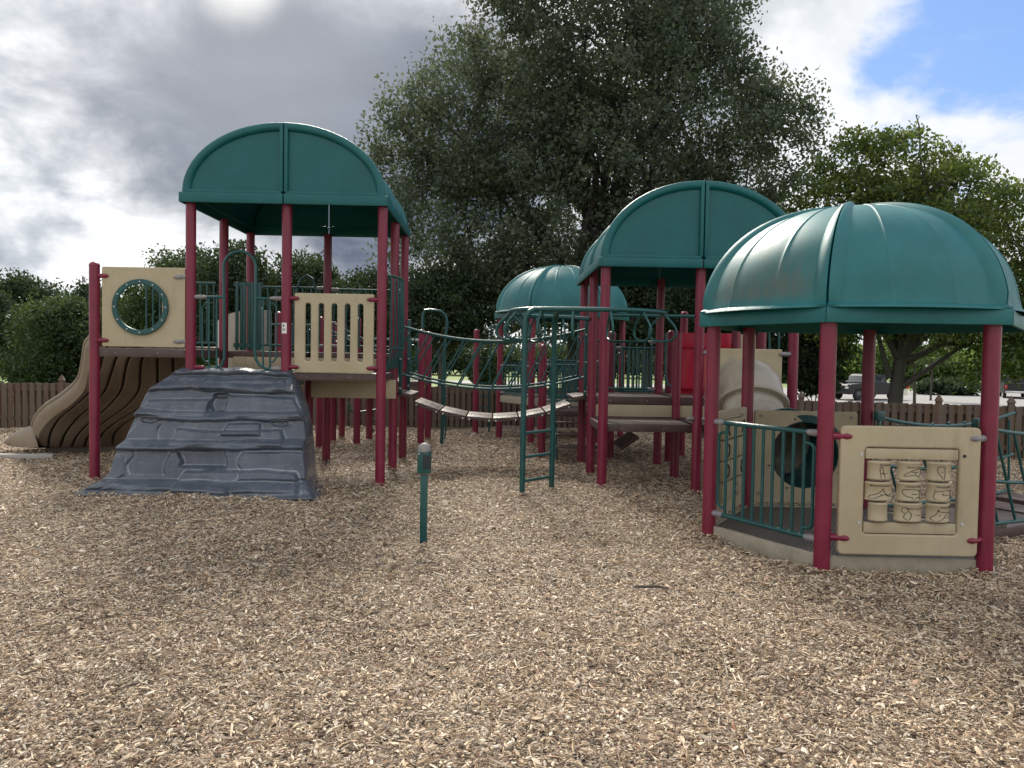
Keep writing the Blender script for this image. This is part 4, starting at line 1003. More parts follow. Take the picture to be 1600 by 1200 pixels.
# ------------------------------------------------------------------ ramp bridge right of the gazebo
def ramp():
    d = Vector((cos(R(27.8)), sin(R(27.8)), 0)); a, b = GV(3), GV(4); t = thing('ramp_bridge', ((a + b) / 2 + d * .9), 'low brown ramp with green slanted railings at the right side of the near gazebo', 'ramp')
    w = Vector((-d.y, d.x, 0)); a0 = a + w * .12; L = 2.5; width = (b - a).length - .24; ang = math.atan2(d.y, d.x)
    def zs(f): return .13 - .09 * sin(pi * f)
    for k in range(5):
        f = (k + .5) / 5; c = a0 + w * width / 2 + d * (.1 + L * f)
        p = MB().box((c.x, c.y, zs(f)), (L / 5 - .02, width, .055), rz=ang, bev=.006).build('plank', M_grate, t)
    for s_, q in ((0, a0), (1, a0 + w * width)):
        e = MB(); c = q + d * (.1 + L / 2); e.box((c.x, c.y, .03), (L, .03, .12), rz=ang, bev=.005); e.build('edge_board', M_deck, t)
        r = MB(); n = 16
        for za, zm in ((1.10, .98), (.60, .50), (.16, .13)):
            r.tube([q + d * (.06 + L * i / n) + Vector((0, 0, za - (za - zm) * (1 - (2 * i / n - 1) ** 2))) for i in range(n + 1)], .019, 9)
        p0 = q + d * .04; r.box((p0.x, p0.y, 1.12), (.12, .05, .10), rz=ang, bev=.008); r.box((p0.x, p0.y, .62), (.04, .03, 1.0), rz=ang, bev=.006)
        o = r.build('side_rail', M_green, t); sb = MB()
        for k in range(9):
            f0 = .02 + .12 * k; sb.tube([q + d * (L * f0) + Vector((0, 0, 1.02)), q + d * (L * min(1, f0 + .15)) + Vector((0, 0, .16))], .014, 8)
        each(sb, 'slanted_bar', M_green, o)
ramp()
# ------------------------------------------------------------------ far gazebo and decks
def far_gazebo():
    C = (1.36, 16.45); rot = GROT + .02
    t = thing('gazebo', (C[0], C[1], 0), 'far gazebo with a streaked teal dome left of the right tower, beyond the bridge', 'gazebo', 'domed gazebos')
    V = [Vector((C[0] + GR * cos(rot + k * pi / 3), C[1] + GR * sin(rot + k * pi / 3), 0)) for k in range(6)]
    for v in V: post(v.x, v.y, 2.53, t)
    dome_roof(t, C, GR, rot, 2.47, .118, .98)
    f = MB(); f.add([(v.x, v.y, .86) for v in V], [tuple(range(6))]); f.build('floor', M_grate, t, 0)
    e = MB()
    for k in range(6):
        a, b = V[k], V[(k + 1) % 6]; c = (a + b) / 2; d = b - a; e.box((c.x, c.y, .80), (d.length - .1, .04, .14), rz=math.atan2(d.y, d.x), bev=.006)
    e.build('floor_edge', M_curb, t)
    barrier(t, V[0], V[1], .93, 1.50, 9, loops=False); barrier(t, V[1], V[2], .93, 1.55, 9, loops=False); barrier(t, V[5], V[4], .93, 1.55, 9, loops=False); barrier(t, V[0], V[5], .93, 1.55, 9, loops=False)
far_gazebo()
def mid_deck():
    t = thing('play_platform', (2.0, 13.6, 0), 'low brown platform with green bar railings just in front of the far gazebo', 'play platform', 'open play platforms')
    xs = [.80, 1.96, 3.18]; y0, y1 = 13.3, 14.5; caps = [1.90, 2.14, 2.5]
    for x, c in zip(xs, caps): post(x, y0, c, t, cap=True); post(x + .05, y1, 1.95, t, cap=True)
    deck(t, xs[0], y0, xs[1], y1, .77, .09); deck(t, xs[1], y0, xs[2], y1, .95, .09)
    barrier(t, (xs[0], y0), (xs[1], y0), .95, 1.55, 10, loops=False); barrier(t, (xs[1], y0), (xs[2], y0), 1.08, 1.86, 10)
    barrier(t, (xs[0], y1), (xs[1], y1), .95, 1.62, 9); barrier(t, (xs[1], y1), (xs[2], y1), 1.08, 1.86, 10)
    # little steps
    for k in range(3): MB().box((1.35 + .0 * k, 12.95 - .20 * k + .1, .60 - .18 * k), (.7, .22, .03), bev=.005).build('step', M_deck, t)
    s = MB()
    for x in (1.0, 1.70): s.tube([(x, 13.15, .70), (x, 12.55, .05)], .02, 8)
    each(s, 'step_rail', M_green, t)
    st = MB(); st.box((2.28, 13.6, .26), (.36, .9, .05), rot=Matrix.Rotation(R(-35), 3, 'Y'), bev=.006); st.build('ladder_board', M_deck, t)
mid_deck()
def red_slide():
    t = thing('red_slide', (3.3, 12.9, 0), 'bright red plastic slide hood between maroon posts right of the low platform', 'slide')
    y = 12.75; a = at(1062, 520, y); b = at(1139, 545, y); c = at(1062, 617, y)
    MB().box(((a.x + b.x) / 2 + .02, y, (a.z + b.z) / 2), (b.x - a.x + .02, .06, a.z - b.z), bev=.012).build('hood_panel', M_red, t)
    MB().box(((a.x + b.x) / 2, y + .05, (a.z + c.z) / 2), (b.x - a.x - .10, .03, a.z - c.z), bev=.006).build('back_panel', M_red, t)
    m = MB(); rows = []; cx = at(1084, 560, y).x; zt = at(1084, 547, y).z; zb = at(1084, 607, y).z
    for i in range(15):
        q = pi * i / 14; rows.append([(cx - .27 * cos(q) * (1 if v < .98 else .96), y - .02 - .16 * sin(q) * (1 - v * .25), zt + (zb - zt) * v - .12 * (1 - sin(q)) * (1 - v)) for v in np.linspace(0, 1, 8)])
    m.grid(rows, flip=True); m.build('slide_hump', M_red, t, 60)
    for px in (1048, 1150): p = at(px, 560, y); post(p.x, y, 2.15, t, cap=True)
    p = at(1166, 535, y); plate('small_panel', [rrect(-.18, -.15, .16, .13, .05)], .03, .008, frame((p.x, y, p.z), (1, 0, 0)), M_beige, t)
    p = at(1186, 560, y); post(p.x, y, 2.1, t)
    g = MB()
    for px in (1202, 1217): g.tube([at(px, 500, y), at(px, 600, y)], .018, 8)
    each(g, 'bar', M_green, t)
red_slide()
def rear_deck():
    t = thing('play_platform', (-2.4, 15.0, 0), 'rear brown platform on many maroon posts behind the left tower, seen under its deck', 'play platform', 'open play platforms')
    pts = [(-3.21, 14.39, 2.35), (-3.12, 15.17, 2.3), (-3.09, 15.9, 2.3), (-2.55, 14.53, 2.35), (-2.49, 15.6, 2.4), (-1.38, 14.62, 2.16), (-1.35, 15.8, 2.16), (-4.35, 14.6, 2.5), (-4.35, 15.8, 2.5)]
    for x, y, z in pts: post(x, y, z, t, cap=True)
    deck(t, -3.2, 14.6, -1.36, 15.8, 1.19, .10); deck(t, -4.35, 14.6, -3.2, 15.8, 1.30, .10)
    barrier(t, (-2.55, 14.55), (-1.38, 14.6), 1.27, 1.95, 9); barrier(t, (-3.2, 14.45), (-2.55, 14.5), 1.27, 2.0, 5, loops=False)
    barrier(t, (-3.2, 15.85), (-1.38, 15.85), 1.27, 2.0, 12); barrier(t, (-4.35, 14.6), (-3.25, 14.5), 1.4, 2.2, 8)
    g = MB()
    for k in range(6): g.box((-2.35 + .10 * k, 14.50 + .02 * (k % 2), 1.50), (.085, .03, .55), bev=.006)
    g.build('ribbed_panel', M_green, t)
    MB().box((-1.75, 14.9, 1.62), (.14, .03, .8), bev=.006).build('beige_panel', M_beige, t)
    r = MB(); r.tube([(-3.0, 14.3, 2.25), (-2.0, 14.3, 1.75)], .018, 8); r.tube([(-3.0, 14.25, 2.1), (-2.0, 14.25, 1.6)], .018, 8); each(r, 'sloped_rail', M_green, t)
    # curved low climber under the deck
    c = MB()
    c.tube([at(545, 630, 16.3), at(546, 640, 16.3), at(553, 645, 16.3), at(575, 642, 16.3), at(590, 640, 16.3)], .022, 8); c.tube([at(578, 640, 16.3), at(580, 662, 16.3), at(585, 690, 16.3)], .022, 8)
    for py in (641, 656, 672): c.tube([at(577, py, 16.3), at(602, py, 16.3)], .014, 6)
    c.build('low_climber', M_green, t)
rear_deck()
def spiral_hood():
    t = thing('hooded_slide', (-4.0, 13.3, 0), 'pale beige rounded slide wall behind the left tower railing', 'slide')
    c = at(385, 540, 13.4); m = MB(); rows = []
    for i in range(25):
        a = pi * (.95 + 1.0 * i / 24); r = .46; zt = 2.02 + .34 * math.sin(min(1, i / 20) * pi / 2); rows.append([(c.x + r * cos(a) * k, 13.35 + r * sin(a) * k, z) for z, k in ((.75, .9), (.95, 1), (zt, 1), (zt + .02, .985), (zt + .015, .96), (zt - .02, .955), (1.0, .95), (.9, .85))])
    m.grid(rows); m.build('slide_wall', M_tube, t, 50); MB().tube([(c.x, 13.35, -.1), (c.x, 13.35, 1.9)], .05, 14).build('centre_pole', M_post, t)
spiral_hood()
def arch_climber():
    t = thing('arch_climber', (-1.05, 15.0, 0), 'tall green hooped pole climber standing beyond the bridge near the fence', 'climber')
    y = 14.9; m = MB()
    m.tube([at(690, 696, y), at(692, 600, y), at(694, 560, y), at(697, 520, y), at(699, 505, y), at(696, 492, y), at(688, 486, y), at(672, 484, y), at(664, 485, y), at(661, 492, y), at(661, 525, y)], .028, 10); m.build('hoop', M_green, t)
    m = MB(); m.tube([at(694, 556, y - .1), at(693, 640, y - .1), at(690, 692, y - .1)], .035, 10)
    for py in (585, 620, 655): m.tube([at(693, py, y), at(698, py, y + .3)], .018, 8)
    m.tube([at(696, 640, y), at(697, 668, y), at(695, 684, y), at(692, 686, y)], .014, 8); m.build('pole', M_green, t)
arch_climber()
def turning_pole():
    t = thing('ladder_pole', (-.43, 17.2, 0), 'single round capped maroon post with thin green rungs by the back fence', 'climbing pole')
    post(-.43, 17.2, 2.27, t, cap=True); m = MB(); m.tube([at(764, 676, 17.3), at(766, 556, 17.3), at(768, 510, 17.3)], .02, 8); m.build('pole', M_green, t)
    for py in (559, 599, 619, 637): MB().tube([(-.40, 17.2, at(750, py, 17.2).z), at(764, py, 17.3)], .012, 8).build('rung', M_green, t)
    MB().tube([at(766, 512, 17.3), at(774, 508, 17.0), at(792, 510, 16.6), at(798, 516, 16.4)], .03, 8).build('top_rail', M_green, t)
turning_pole()
# ------------------------------------------------------------------ push-button bollard
def bollard():
    x, y = -.62, 6.95; t = thing('bollard', (x, y, 0), 'short green bollard with a grey domed cap and a slotted speaker, alone in the chips', 'bollard')
    MB().box((x, y, .26), (.062, .062, .72), bev=.006).build('stem', M_green, t)
    h = MB().box((x, y, .735), (.112, .095, .20), rz=R(-6), bev=.010).build('head', M_green, t)
    g = MB()
    for k in range(10): g.box((x + .022, y - .052, .682 + .0125 * k), (.062, .006, .0075), rz=R(-6), bev=.001)
    g.build('speaker_slots', M_black, h)
    MB().tube([(x - .043, y - .045, .81), (x - .043, y - .054, .81)], .007, 8).build('bolt', M_bolt, h)
    MB().lathe((x, y, .825), [(.058, 0), (.058, .012), (.056, .03), (.048, .052), (.034, .068), (.016, .077), (.001, .079)], 24).build('cap', M_grey, t)
bollard()
m = MB(); m.tube([(1.02, 5.62, .028), (1.10, 5.60, .034), (1.19, 5.61, .036), (1.27, 5.58, .030)], [.007, .010, .009, .005], 8)
setp(m.build('stick', M_bark), 'short dark stick lying on the open chips in front of the gazebo', 'stick')
def leaves():
    rg = np.random.default_rng(9); m = MB()
    for _ in range(260):
        y = rg.uniform(2.6, 14); x = rg.uniform(-.7, .7) * y; a = rg.uniform(0, 6.28); L = rg.uniform(.018, .034); z = float(ground_h(x, y)) + .022
        u = Vector((cos(a), sin(a), rg.normal(0, .25))) * L; w = Vector((-sin(a), cos(a), rg.normal(0, .35))) * L * .5; c = Vector((x, y, z))
        m.add([c - u, c + w * .9, c + u, c - w * .9], [(0, 1, 2, 3)])
    setp(m.build('fallen_leaves', M_dry, None, 0), 'small dry brown leaves fallen here and there on the chips', 'fallen leaves', kind='stuff')
M_dry = simple('dry brown leaf', (.10, .055, .025), (.22, .13, .06), 3, .7, .2)
leaves()
# ------------------------------------------------------------------ fences
def fence():
    segs = [(FEN[0], FEN[1], 'left'), (FEN[1], FEN[2], 'centre'), (FEN[2], FEN[3], 'c'), (FEN[3], FEN[4], 'g'), (FEN[4], FEN[5], 'right')]
    labs = ['dark brown picket fence behind the brown slide at the left edge', 'dark brown picket fence along the lawn behind the towers and the bridge', 'short run of brown picket fence behind the far gazebo', 'brown picket fence run turning towards the camera behind the right tower', 'weathered brown picket fence before the parking lot on the right']
    r2 = random.Random(11)
    for (a, b, nm), lb in zip(segs, labs):
        a = Vector((a[0], a[1], 0)); b = Vector((b[0], b[1], 0)); d = b - a; L = d.length; d.normalize(); n_ = Vector((-d.y, d.x, 0)); ang = math.atan2(d.y, d.x)
        t = thing('picket_fence', a, lb, 'fence', 'brown picket fence runs'); H = .97
        rl = MB()
        for z in (.20, .82): rl.box(a + d * L / 2 + Vector((0, 0, z)), (L, .04, .085), rz=ang, bev=.004)
        each(rl, 'rail', M_fence, t)
        np_ = int(L / .135); pk = MB()
        for side in (0, 1):
            for k in range(np_):
                u = (k + .25 + (.50 if side else 0)) * L / np_
                if u > L - .03: continue
                h = H + r2.uniform(-.012, .012); q = a + d * u + n_ * (.034 if side else -.034) + Vector((0, 0, h / 2 - .02))
                pk.box(q, ((.080 if side else .090), .018, h), rz=ang + r2.uniform(-.03, .03), bev=.0)
        pk.build('pickets', M_fence, t, 0)
        k = 0; u = .6
        while u < L:
            q = a + d * u; p = MB().box(q + n_ * -.0 + Vector((0, 0, .48)), (.095, .095, 1.06), rz=ang, bev=.006).build('fence_post', M_fence, t)
            cM_ = MB(); z = 1.01
            if (k % 3) == 1: cM_.box(q + Vector((0, 0, z + .035)), (.07, .07, .05), rz=ang); cM_.box(q + Vector((0, 0, z + .075)), (.12, .12, .035), rz=ang, bev=.008)
            else:
                vs = [q + Matrix.Rotation(ang, 3, 'Z') @ Vector((x, y, z + zz)) for x, y, zz in ((-.062, -.062, 0), (.062, -.062, 0), (.062, .062, 0), (-.062, .062, 0), (-.05, -.05, .03), (.05, -.05, .03), (.05, .05, .03), (-.05, .05, .03), (0, 0, .13))]
                cM_.add(vs, [(0, 3, 2, 1), (0, 1, 5, 4), (1, 2, 6, 5), (2, 3, 7, 6), (3, 0, 4, 7), (4, 5, 8), (5, 6, 8), (6, 7, 8), (7, 4, 8)])
            cM_.build('post_cap', M_fence, p, 0); u += 1.18 if nm == 'right' else 2.35; k += 1
fence()
def rail_fence():
    t = thing('rail_fence', (-60, 92, -1.15), 'dark three-rail paddock fence in front of the parked car at far left', 'fence')
    m = MB()
    for z in (.35, .80, 1.25): m.box((-50, 92.5, -1.18 + z), (70, .06, .16), rz=R(-6))
    each(m, 'rail', M_fence, t)
    for k in range(22): MB().box((-84 + 3.3 * k, 96.0 - .347 * k, -.5), (.18, .18, 1.5)).build('fence_post', M_fence, t)
rail_fence()
# ------------------------------------------------------------------ vehicles
def vehicle(kind, loc, rz, label, paint, group=None):
    name = {'pickup': 'pickup_truck', 'suv': 'parked_suv'}[kind]; t = thing(name, loc, label, 'truck' if kind == 'pickup' else 'car', group)
    Rm = Matrix.Rotation(rz, 4, 'Z'); T = Matrix.Translation(loc) @ Rm
    def put(o):
        o.data.transform(Matrix.Translation(Vector(loc))); o.data.transform(Matrix.Translation(-Vector(loc))); return o
    def prism(prof, w, inset=.0, zin=None):
        """side profile (x,z) extruded over width w; points above zin pull inwards"""
        m = MB(); L = len(prof); V = []
        for s_ in (-1, 1):
            for x, z in prof: V.append(T @ Vector((x, s_ * (w / 2 - (inset if zin is not None and z > zin else 0)), z)))
        fs = [(k, (k + 1) % L, (k + 1) % L + L, k + L) for k in range(L)] + [tuple(range(L))[::-1], tuple(range(L, 2 * L))]
        return m.add(V, fs)
    if kind == 'pickup':
        Lh = 2.9
        body = [(-Lh, .55), (-Lh, 1.30), (-.75, 1.30), (1.15, 1.28), (1.35, 1.28), (2.80, 1.20), (2.95, 1.10), (3.0, .60), (2.9, .45), (2.45, .45), (2.35, .72), (2.1, .88), (1.75, .88), (1.5, .72), (1.4, .42), (-1.35, .42), (-1.45, .72), (-1.7, .88), (-2.05, .88), (-2.3, .72), (-2.4, .5)]
        cab = [(-1.30, 1.26), (-1.22, 1.88), (-1.0, 1.95), (.40, 1.96), (.62, 1.92), (1.50, 1.26)]; win = [(-1.12, 1.34), (-1.05, 1.84), (.48, 1.86), (1.25, 1.34)]; ws = (.64, 1.90, 1.46, 1.30)
        wheels = (1.92, -1.87); w = 2.0; wr = .42
    else:
        body = [(-2.35, .45), (-2.38, 1.0), (-2.2, 1.05), (1.1, 1.05), (2.2, .95), (2.4, .75), (2.35, .38), (1.95, .36), (1.85, .6), (1.6, .72), (1.3, .72), (1.05, .6), (.95, .34), (-.95, .34), (-1.05, .6), (-1.3, .72), (-1.6, .72), (-1.85, .6), (-1.95, .4)]
        cab = [(-2.25, 1.03), (-1.95, 1.60), (-1.7, 1.70), (.2, 1.72), (.4, 1.68), (1.2, 1.04)]; win = [(-2.0, 1.1), (-1.8, 1.56), (.25, 1.6), (.95, 1.1)]; ws = (.42, 1.66, 1.17, 1.08); wheels = (1.45, -1.45); w = 1.85; wr = .36
    prism(body, w).build('body', paint, t, 30); prism(cab, w - .1, .16, 1.4).build('cab', paint, t, 30)
    m = MB()
    for s_ in (-1, 1):
        y0 = s_ * (w / 2 - .045); V = [T @ Vector((x, s_ * (w / 2 - .045 - (.155 if z > 1.4 else .0)), z)) for x, z in win]; m.add(V, [tuple(range(4))[::s_]])
    each(m, 'side_window', M_glass, t, 0)
    x1, zt, x2, zb = ws; ww = w / 2 - .12
    MB().add([T @ Vector(p) for p in ((x1 + .035, -ww + .12, zt - .03), (x2 + .035, -ww, zb + .05), (x2 + .035, ww, zb + .05), (x1 + .035, ww - .12, zt - .03))], [(0, 1, 2, 3)]).build('windscreen', M_glass, t, 0)
    xf = body[6][0] + .03 if kind == 'pickup' else 2.40
    rotm = Rm.to_3x3()
    MB().box(T @ Vector((xf - .0, 0, .86 if kind == 'pickup' else .68)), (.08, 1.15, .30), rot=rotm, bev=.02).build('grille', M_tyre, t)
    for s_ in (-1, 1):
        MB().box(T @ Vector((xf - .02, s_ * (w / 2 - .22), .95 if kind == 'pickup' else .76)), (.10, .30, .15), rot=rotm, bev=.02).build('headlight', M_lamp, t)
        MB().box(T @ Vector((body[0][0] - .01, s_ * (w / 2 - .12), .98)), (.06, .16, .34), rot=rotm, bev=.01).build('tail_light', M_signred, t)
        MB().box(T @ Vector((.95 if kind == 'pickup' else .75, s_ * (w / 2 + .08), 1.28 if kind == 'pickup' else 1.1)), (.10, .20, .16), rot=rotm, bev=.02).build('mirror', paint, t)
    MB().box(T @ Vector((body[0][0] - .06, 0, .56)), (.14, w - .1, .18), rot=rotm, bev=.02).build('rear_bumper', M_chrome if kind == 'pickup' else paint, t)
    MB().box(T @ Vector((xf + .02, 0, .56)), (.14, w - .08, .20), rot=rotm, bev=.02).build('front_bumper', paint, t)
    for x in wheels:
        for s_ in (-1, 1):
            a = T @ Vector((x, s_ * (w / 2 - .24), wr)); b = T @ Vector((x, s_ * (w / 2 - .01), wr)); wh = MB().tube([a, a.lerp(b, .1), a.lerp(b, .9), b], [wr * .93, wr, wr, wr * .93], 22).build('wheel', M_tyre, t)
            MB().tube([b, T @ Vector((x, s_ * (w / 2 + .004), wr))], [wr * .58, wr * .5], 16).build('rim', M_suv, wh)
    return t
p = at(1352, 600, 60); vehicle('pickup', (p.x, 60, -1.14), R(206), 'black pickup truck facing left, parked behind the forked tree trunk', M_paint, 'dark pickup trucks in the parking lot')
p = at(1590, 600, 68); vehicle('pickup', (p.x - .3, 68, -1.14), R(62), 'dark pickup truck seen from behind at the right edge past the lawn', M_paint, 'dark pickup trucks in the parking lot')
p = at(8, 572, 98); vehicle('suv', (p.x, 99, -1.14), R(180), 'dark grey car parked behind the rail fence at far left', M_suv)
# sign posts beyond the fence
def sign(px, py0, py1, y, label):
    a = at(px, py1, y); b = at(px, py0, y); t = thing('parking_sign', (a.x, y, terrain_z(a.x, y)), label, 'sign')
    MB().box((a.x, y, (a.z + b.z) / 2 - .1), (.22, .10, b.z - a.z + .2), bev=.01).build('sign_post', M_white, t)
    MB().box((a.x, y - .07, b.z - .25), (.42, .03, .55), bev=.01).build('sign_face', M_signred, t)
sign(1415, 595, 613, 52, 'small red and white sign on a white post beyond the right fence')
# ------------------------------------------------------------------ trees
def tree(name, label, base, ells, ncl, nlf, ls, lmat, seed, trunk_r, forks=3, fork_h=2.0, cl_r=.5, group=None, hang=0.0, limbs=40, stems=1, shell=.55, flat=.7, extra=()):
    rg = np.random.default_rng(seed); bx, by, bz = base
    t = thing(name, base, label, 'tree', group)
    vol = np.array([e[3] * e[4] * e[5] for e in ells]); vol = vol ** .8; vol /= vol.sum(); C = []
    while len(C) < ncl:
        e = ells[rg.choice(len(ells), p=vol)]; d = rg.normal(size=3); d /= np.linalg.norm(d)
        r = rg.random() ** (1 / 3) if rg.random() > shell else rg.uniform(.78, 1.04)
        r *= 1 + .10 * np.sin(5 * d[0] + seed) * np.cos(6 * d[2] + seed * 2)
        c = np.array(e[:3]) + d * r * np.array(e[3:])
        # carve irregular voids
        v = np.sin(c[0] * 1.3 + seed) + np.sin(c[1] * 1.1 + 2 * seed) + np.sin(c[2] * 1.7 + 3 * seed)
        if v > 1.55 and rg.random() < .8: continue
        C.append(c)
    C = np.array(C)
    ct = rg.normal(0, .24, ncl); n = ncl * nlf; k = np.repeat(np.arange(ncl), nlf)
    rad = cl_r * rg.uniform(.55, 1.35, ncl)[k]
    off = rg.normal(size=(n, 3)); ol = np.linalg.norm(off, axis=1)[:, None]; off = off / ol * np.minimum(ol, 1.9 + 0 * ol) * rad[:, None] * .55; off[:, 2] *= flat; off[:, 2] -= hang * np.abs(rg.normal(size=n)) * rad
    P = C[k] + off
    s = ls * rg.lognormal(0, .25, n)
    u = rg.normal(size=(n, 3)); u[:, 2] -= .25; u /= np.linalg.norm(u, axis=1)[:, None]; w = np.cross(u, rg.normal(size=(n, 3))); w /= np.linalg.norm(w, axis=1)[:, None]
    a = P - u * s[:, None] * .5; b = P + w * s[:, None] * .30 - u * s[:, None] * .05; c_ = P + u * s[:, None] * .55; d_ = P - w * s[:, None] * .30 - u * s[:, None] * .05
    V = np.stack([a, b, c_, d_], 1).reshape(-1, 3) - np.array(base)
    me = bpy.data.meshes.new('crown'); me.vertices.add(4 * n); me.vertices.foreach_set('co', V.astype(np.float32).ravel())
    me.loops.add(4 * n); me.loops.foreach_set('vertex_index', np.arange(4 * n, dtype=np.int32)); me.polygons.add(n); me.polygons.foreach_set('loop_start', np.arange(0, 4 * n, 4, dtype=np.int32)); me.polygons.foreach_set('loop_total', np.full(n, 4, dtype=np.int32)); me.update()
    ti = np.clip(.45 + ct[k] + rg.normal(0, .16, n), 0, 1).astype(np.float32); at_ = me.attributes.new('tint', 'FLOAT', 'FACE'); at_.data.foreach_set('value', ti)
    me.materials.append(lmat); o = bpy.data.objects.new('crown', me); COL.objects.link(o); o.parent = t
    # trunk and limbs
    m = MB(); cen = C.mean(0); r2 = random.Random(seed)
    top = Vector((bx + (cen[0] - bx) * .25, by + (cen[1] - by) * .25, bz + fork_h)); B0 = Vector(base)
    tops = []
    for sidx in range(stems):
        b0 = B0 + Vector((r2.uniform(-.5, .5), r2.uniform(-.3, .3), 0)) * (0 if stems == 1 else 1); tp = top + Vector((r2.uniform(-1, 1), r2.uniform(-.6, .6), r2.uniform(-.3, .5))) * (0 if stems == 1 else 1)
        m.tube([b0 + Vector((0, 0, -.3)), b0 + Vector((0, 0, .15)), b0.lerp(tp, .35), b0.lerp(tp, .7), tp], [trunk_r * 1.5, trunk_r * 1.15, trunk_r, trunk_r * .92, trunk_r * .85], 12); tops.append(tp)
    idx = rg.choice(ncl, min(limbs, ncl), replace=False); mains = []
    for q, i in enumerate(idx):
        e = Vector(C[i]); s0 = r2.choice(tops); lift = Vector((0, 0, (e - s0).length * r2.uniform(.05, .22)))
        if mains and q > limbs * .3:
            mb = min(r2.sample(mains, min(6, len(mains))), key=lambda M_: (M_[len(M_) // 2] - e).length); s0 = mb[len(mb) // 2 + 1]; r0 = trunk_r * .16
        else: r0 = trunk_r * r2.uniform(.35, .6)
        pts = [s0 + (e - s0) * f + lift * sin(pi * f) + Vector((r2.uniform(-1, 1), r2.uniform(-1, 1), r2.uniform(-.6, .6))) * .06 * (e - s0).length * (0 if f in (0, 1) else 1) for f in (0, .2, .4, .6, .8, 1)]
        if q <= limbs * .3: mains.append(pts)
        m.tube(pts, [r0 * (1 - .86 * f) for f in (0, .2, .4, .6, .8, 1)], 7)
    for pl, ra in extra:
        pl = catmull(pl, 4); m.tube(pl, [ra * (1 - .75 * i / (len(pl) - 1)) for i in range(len(pl))], 9)
    m.build('trunk', M_bark, t, 60)
    return t
def E(px, py, y, rx, rz, ry=None):
    p = at(px, py, y); k = y / FPX; return (p.x, y, p.z, rx * k, (ry if ry else (rx + rz) / 2) * k, rz * k)
# big grey-green tree behind the centre
tree('broad_tree', 'huge grey-green tree with a dense crown rising behind the middle of the playground', (at(905, 600, 29).x, 29, terrain_z(3, 29)),
     [E(930, 60, 29, 205, 150), E(800, 180, 28.5, 150, 140), E(675, 235, 28.5, 100, 95), E(620, 225, 28.5, 55, 45), E(660, 160, 28.5, 50, 40), E(1010, 190, 29, 190, 180), E(1180, 230, 29, 95, 110), E(1215, 180, 29, 55, 60), E(900, 330, 28.5, 230, 150), E(720, 370, 28.5, 130, 120), E(1120, 380, 29, 120, 120), E(940, 450, 28.5, 200, 80), E(770, 480, 28.5, 130, 60), E(880, -60, 29, 130, 90), E(1060, 10, 29, 100, 110)],
     2700, 78, .135, L_grey, 3, .30, fork_h=3.2, cl_r=.62, limbs=130, stems=4, shell=.5, flat=.8)
# right yellow-green tree
tx = at(1397, 600, 22.5).x
tree('spreading_tree', 'yellow-green feathery tree with a dark forked trunk behind the near gazebo', (tx, 22.5, terrain_z(tx, 22.5)),
     [E(1390, 260, 22.5, 110, 60), E(1320, 330, 22.5, 90, 80), E(1470, 330, 22.5, 120, 85), E(1390, 400, 22.5, 150, 110), E(1560, 350, 22.5, 60, 70), E(1540, 440, 22.5, 110, 110), E(1450, 480, 21.5, 130, 45), E(1590, 540, 21.5, 70, 45), E(1320, 470, 23, 80, 60), E(1360, 220, 22.5, 50, 30)],
     1150, 56, .115, L_yel, 8, .20, fork_h=1.9, cl_r=.48, hang=.25, limbs=90, shell=.6, flat=.55,
     extra=[([at(1400, 612, 22.5), at(1415, 600, 22.4), at(1445, 580, 22.3), at(1475, 560, 22.2), at(1510, 538, 22.1), at(1560, 520, 22)], .11), ([at(1398, 585, 22.5), at(1415, 570, 22.7), at(1450, 548, 22.9), at(1480, 520, 23), at(1500, 480, 23)], .09), ([at(1390, 590, 22.5), at(1380, 555, 22.5), at(1370, 520, 22.6), at(1350, 470, 22.6)], .10)])
m_ = [(1400, 600), (1425, 588), (1462, 566), (1500, 536), (1530, 515)]
# hanging low spray right of the trunk
tx2 = at(1640, 600, 20.5).x
tree('spreading_tree', 'light green tree at the right edge with a low hanging leafy branch', (tx2, 20.5, terrain_z(tx2, 20.5)),
     [E(1620, 560, 20.5, 70, 60), E(1535, 598, 20, 28, 20), E(1660, 450, 21, 90, 120), E(1570, 570, 20.2, 38, 22)], 330, 46, .12, L_yel, 21, .16, fork_h=2.0, cl_r=.35, hang=.3, limbs=24, flat=.5)
G_L = 'dark trees along the back of the playground'
spec = [('round_tree', 'dark green tree behind the rail fence at the far left edge', 30, 512, 46, 85, 72, L_dark, 420), ('round_tree', 'lighter green bushy tree standing left of the brown slide', 92, 538, 33, 78, 68, L_mid, 480),
        ('round_tree', 'dark tree showing between the bushy tree and the maroon end post', 138, 505, 40, 36, 58, L_dark, 260), ('round_tree', 'dark tree behind the round window panel', 285, 478, 31, 75, 82, L_mid, 420),
        ('round_tree', 'dark tree seen through the left bay of the left tower', 365, 470, 30, 70, 86, L_dark, 460), ('round_tree', 'dark tree seen through the right bay of the left tower', 470, 485, 30, 80, 84, L_dark, 460),
        ('round_tree', 'dark tree right of the left tower, under the huge tree', 575, 500, 29, 75, 74, L_dark, 420), ('round_tree', 'dark tree behind the left part of the bridge railing', 690, 480, 27, 75, 65, L_dark, 320),
        ('round_tree', 'dark tree behind the right tower and the ring climber', 1010, 480, 27, 95, 75, L_dark, 420), ('round_tree', 'dark green tree between the right tower and the near gazebo dome', 1240, 500, 27, 85, 90, L_dark, 420),
        ('round_tree', 'dark tree at the left edge behind the picket fence', -40, 515, 40, 60, 66, L_dark, 260), ('round_tree', 'small dark tree under the right tower roof', 1130, 500, 29, 70, 75, L_dark, 300),
        ('round_tree', 'dark tree showing below the window panel and the slide deck', 205, 530, 33, 60, 66, L_mid, 320)]
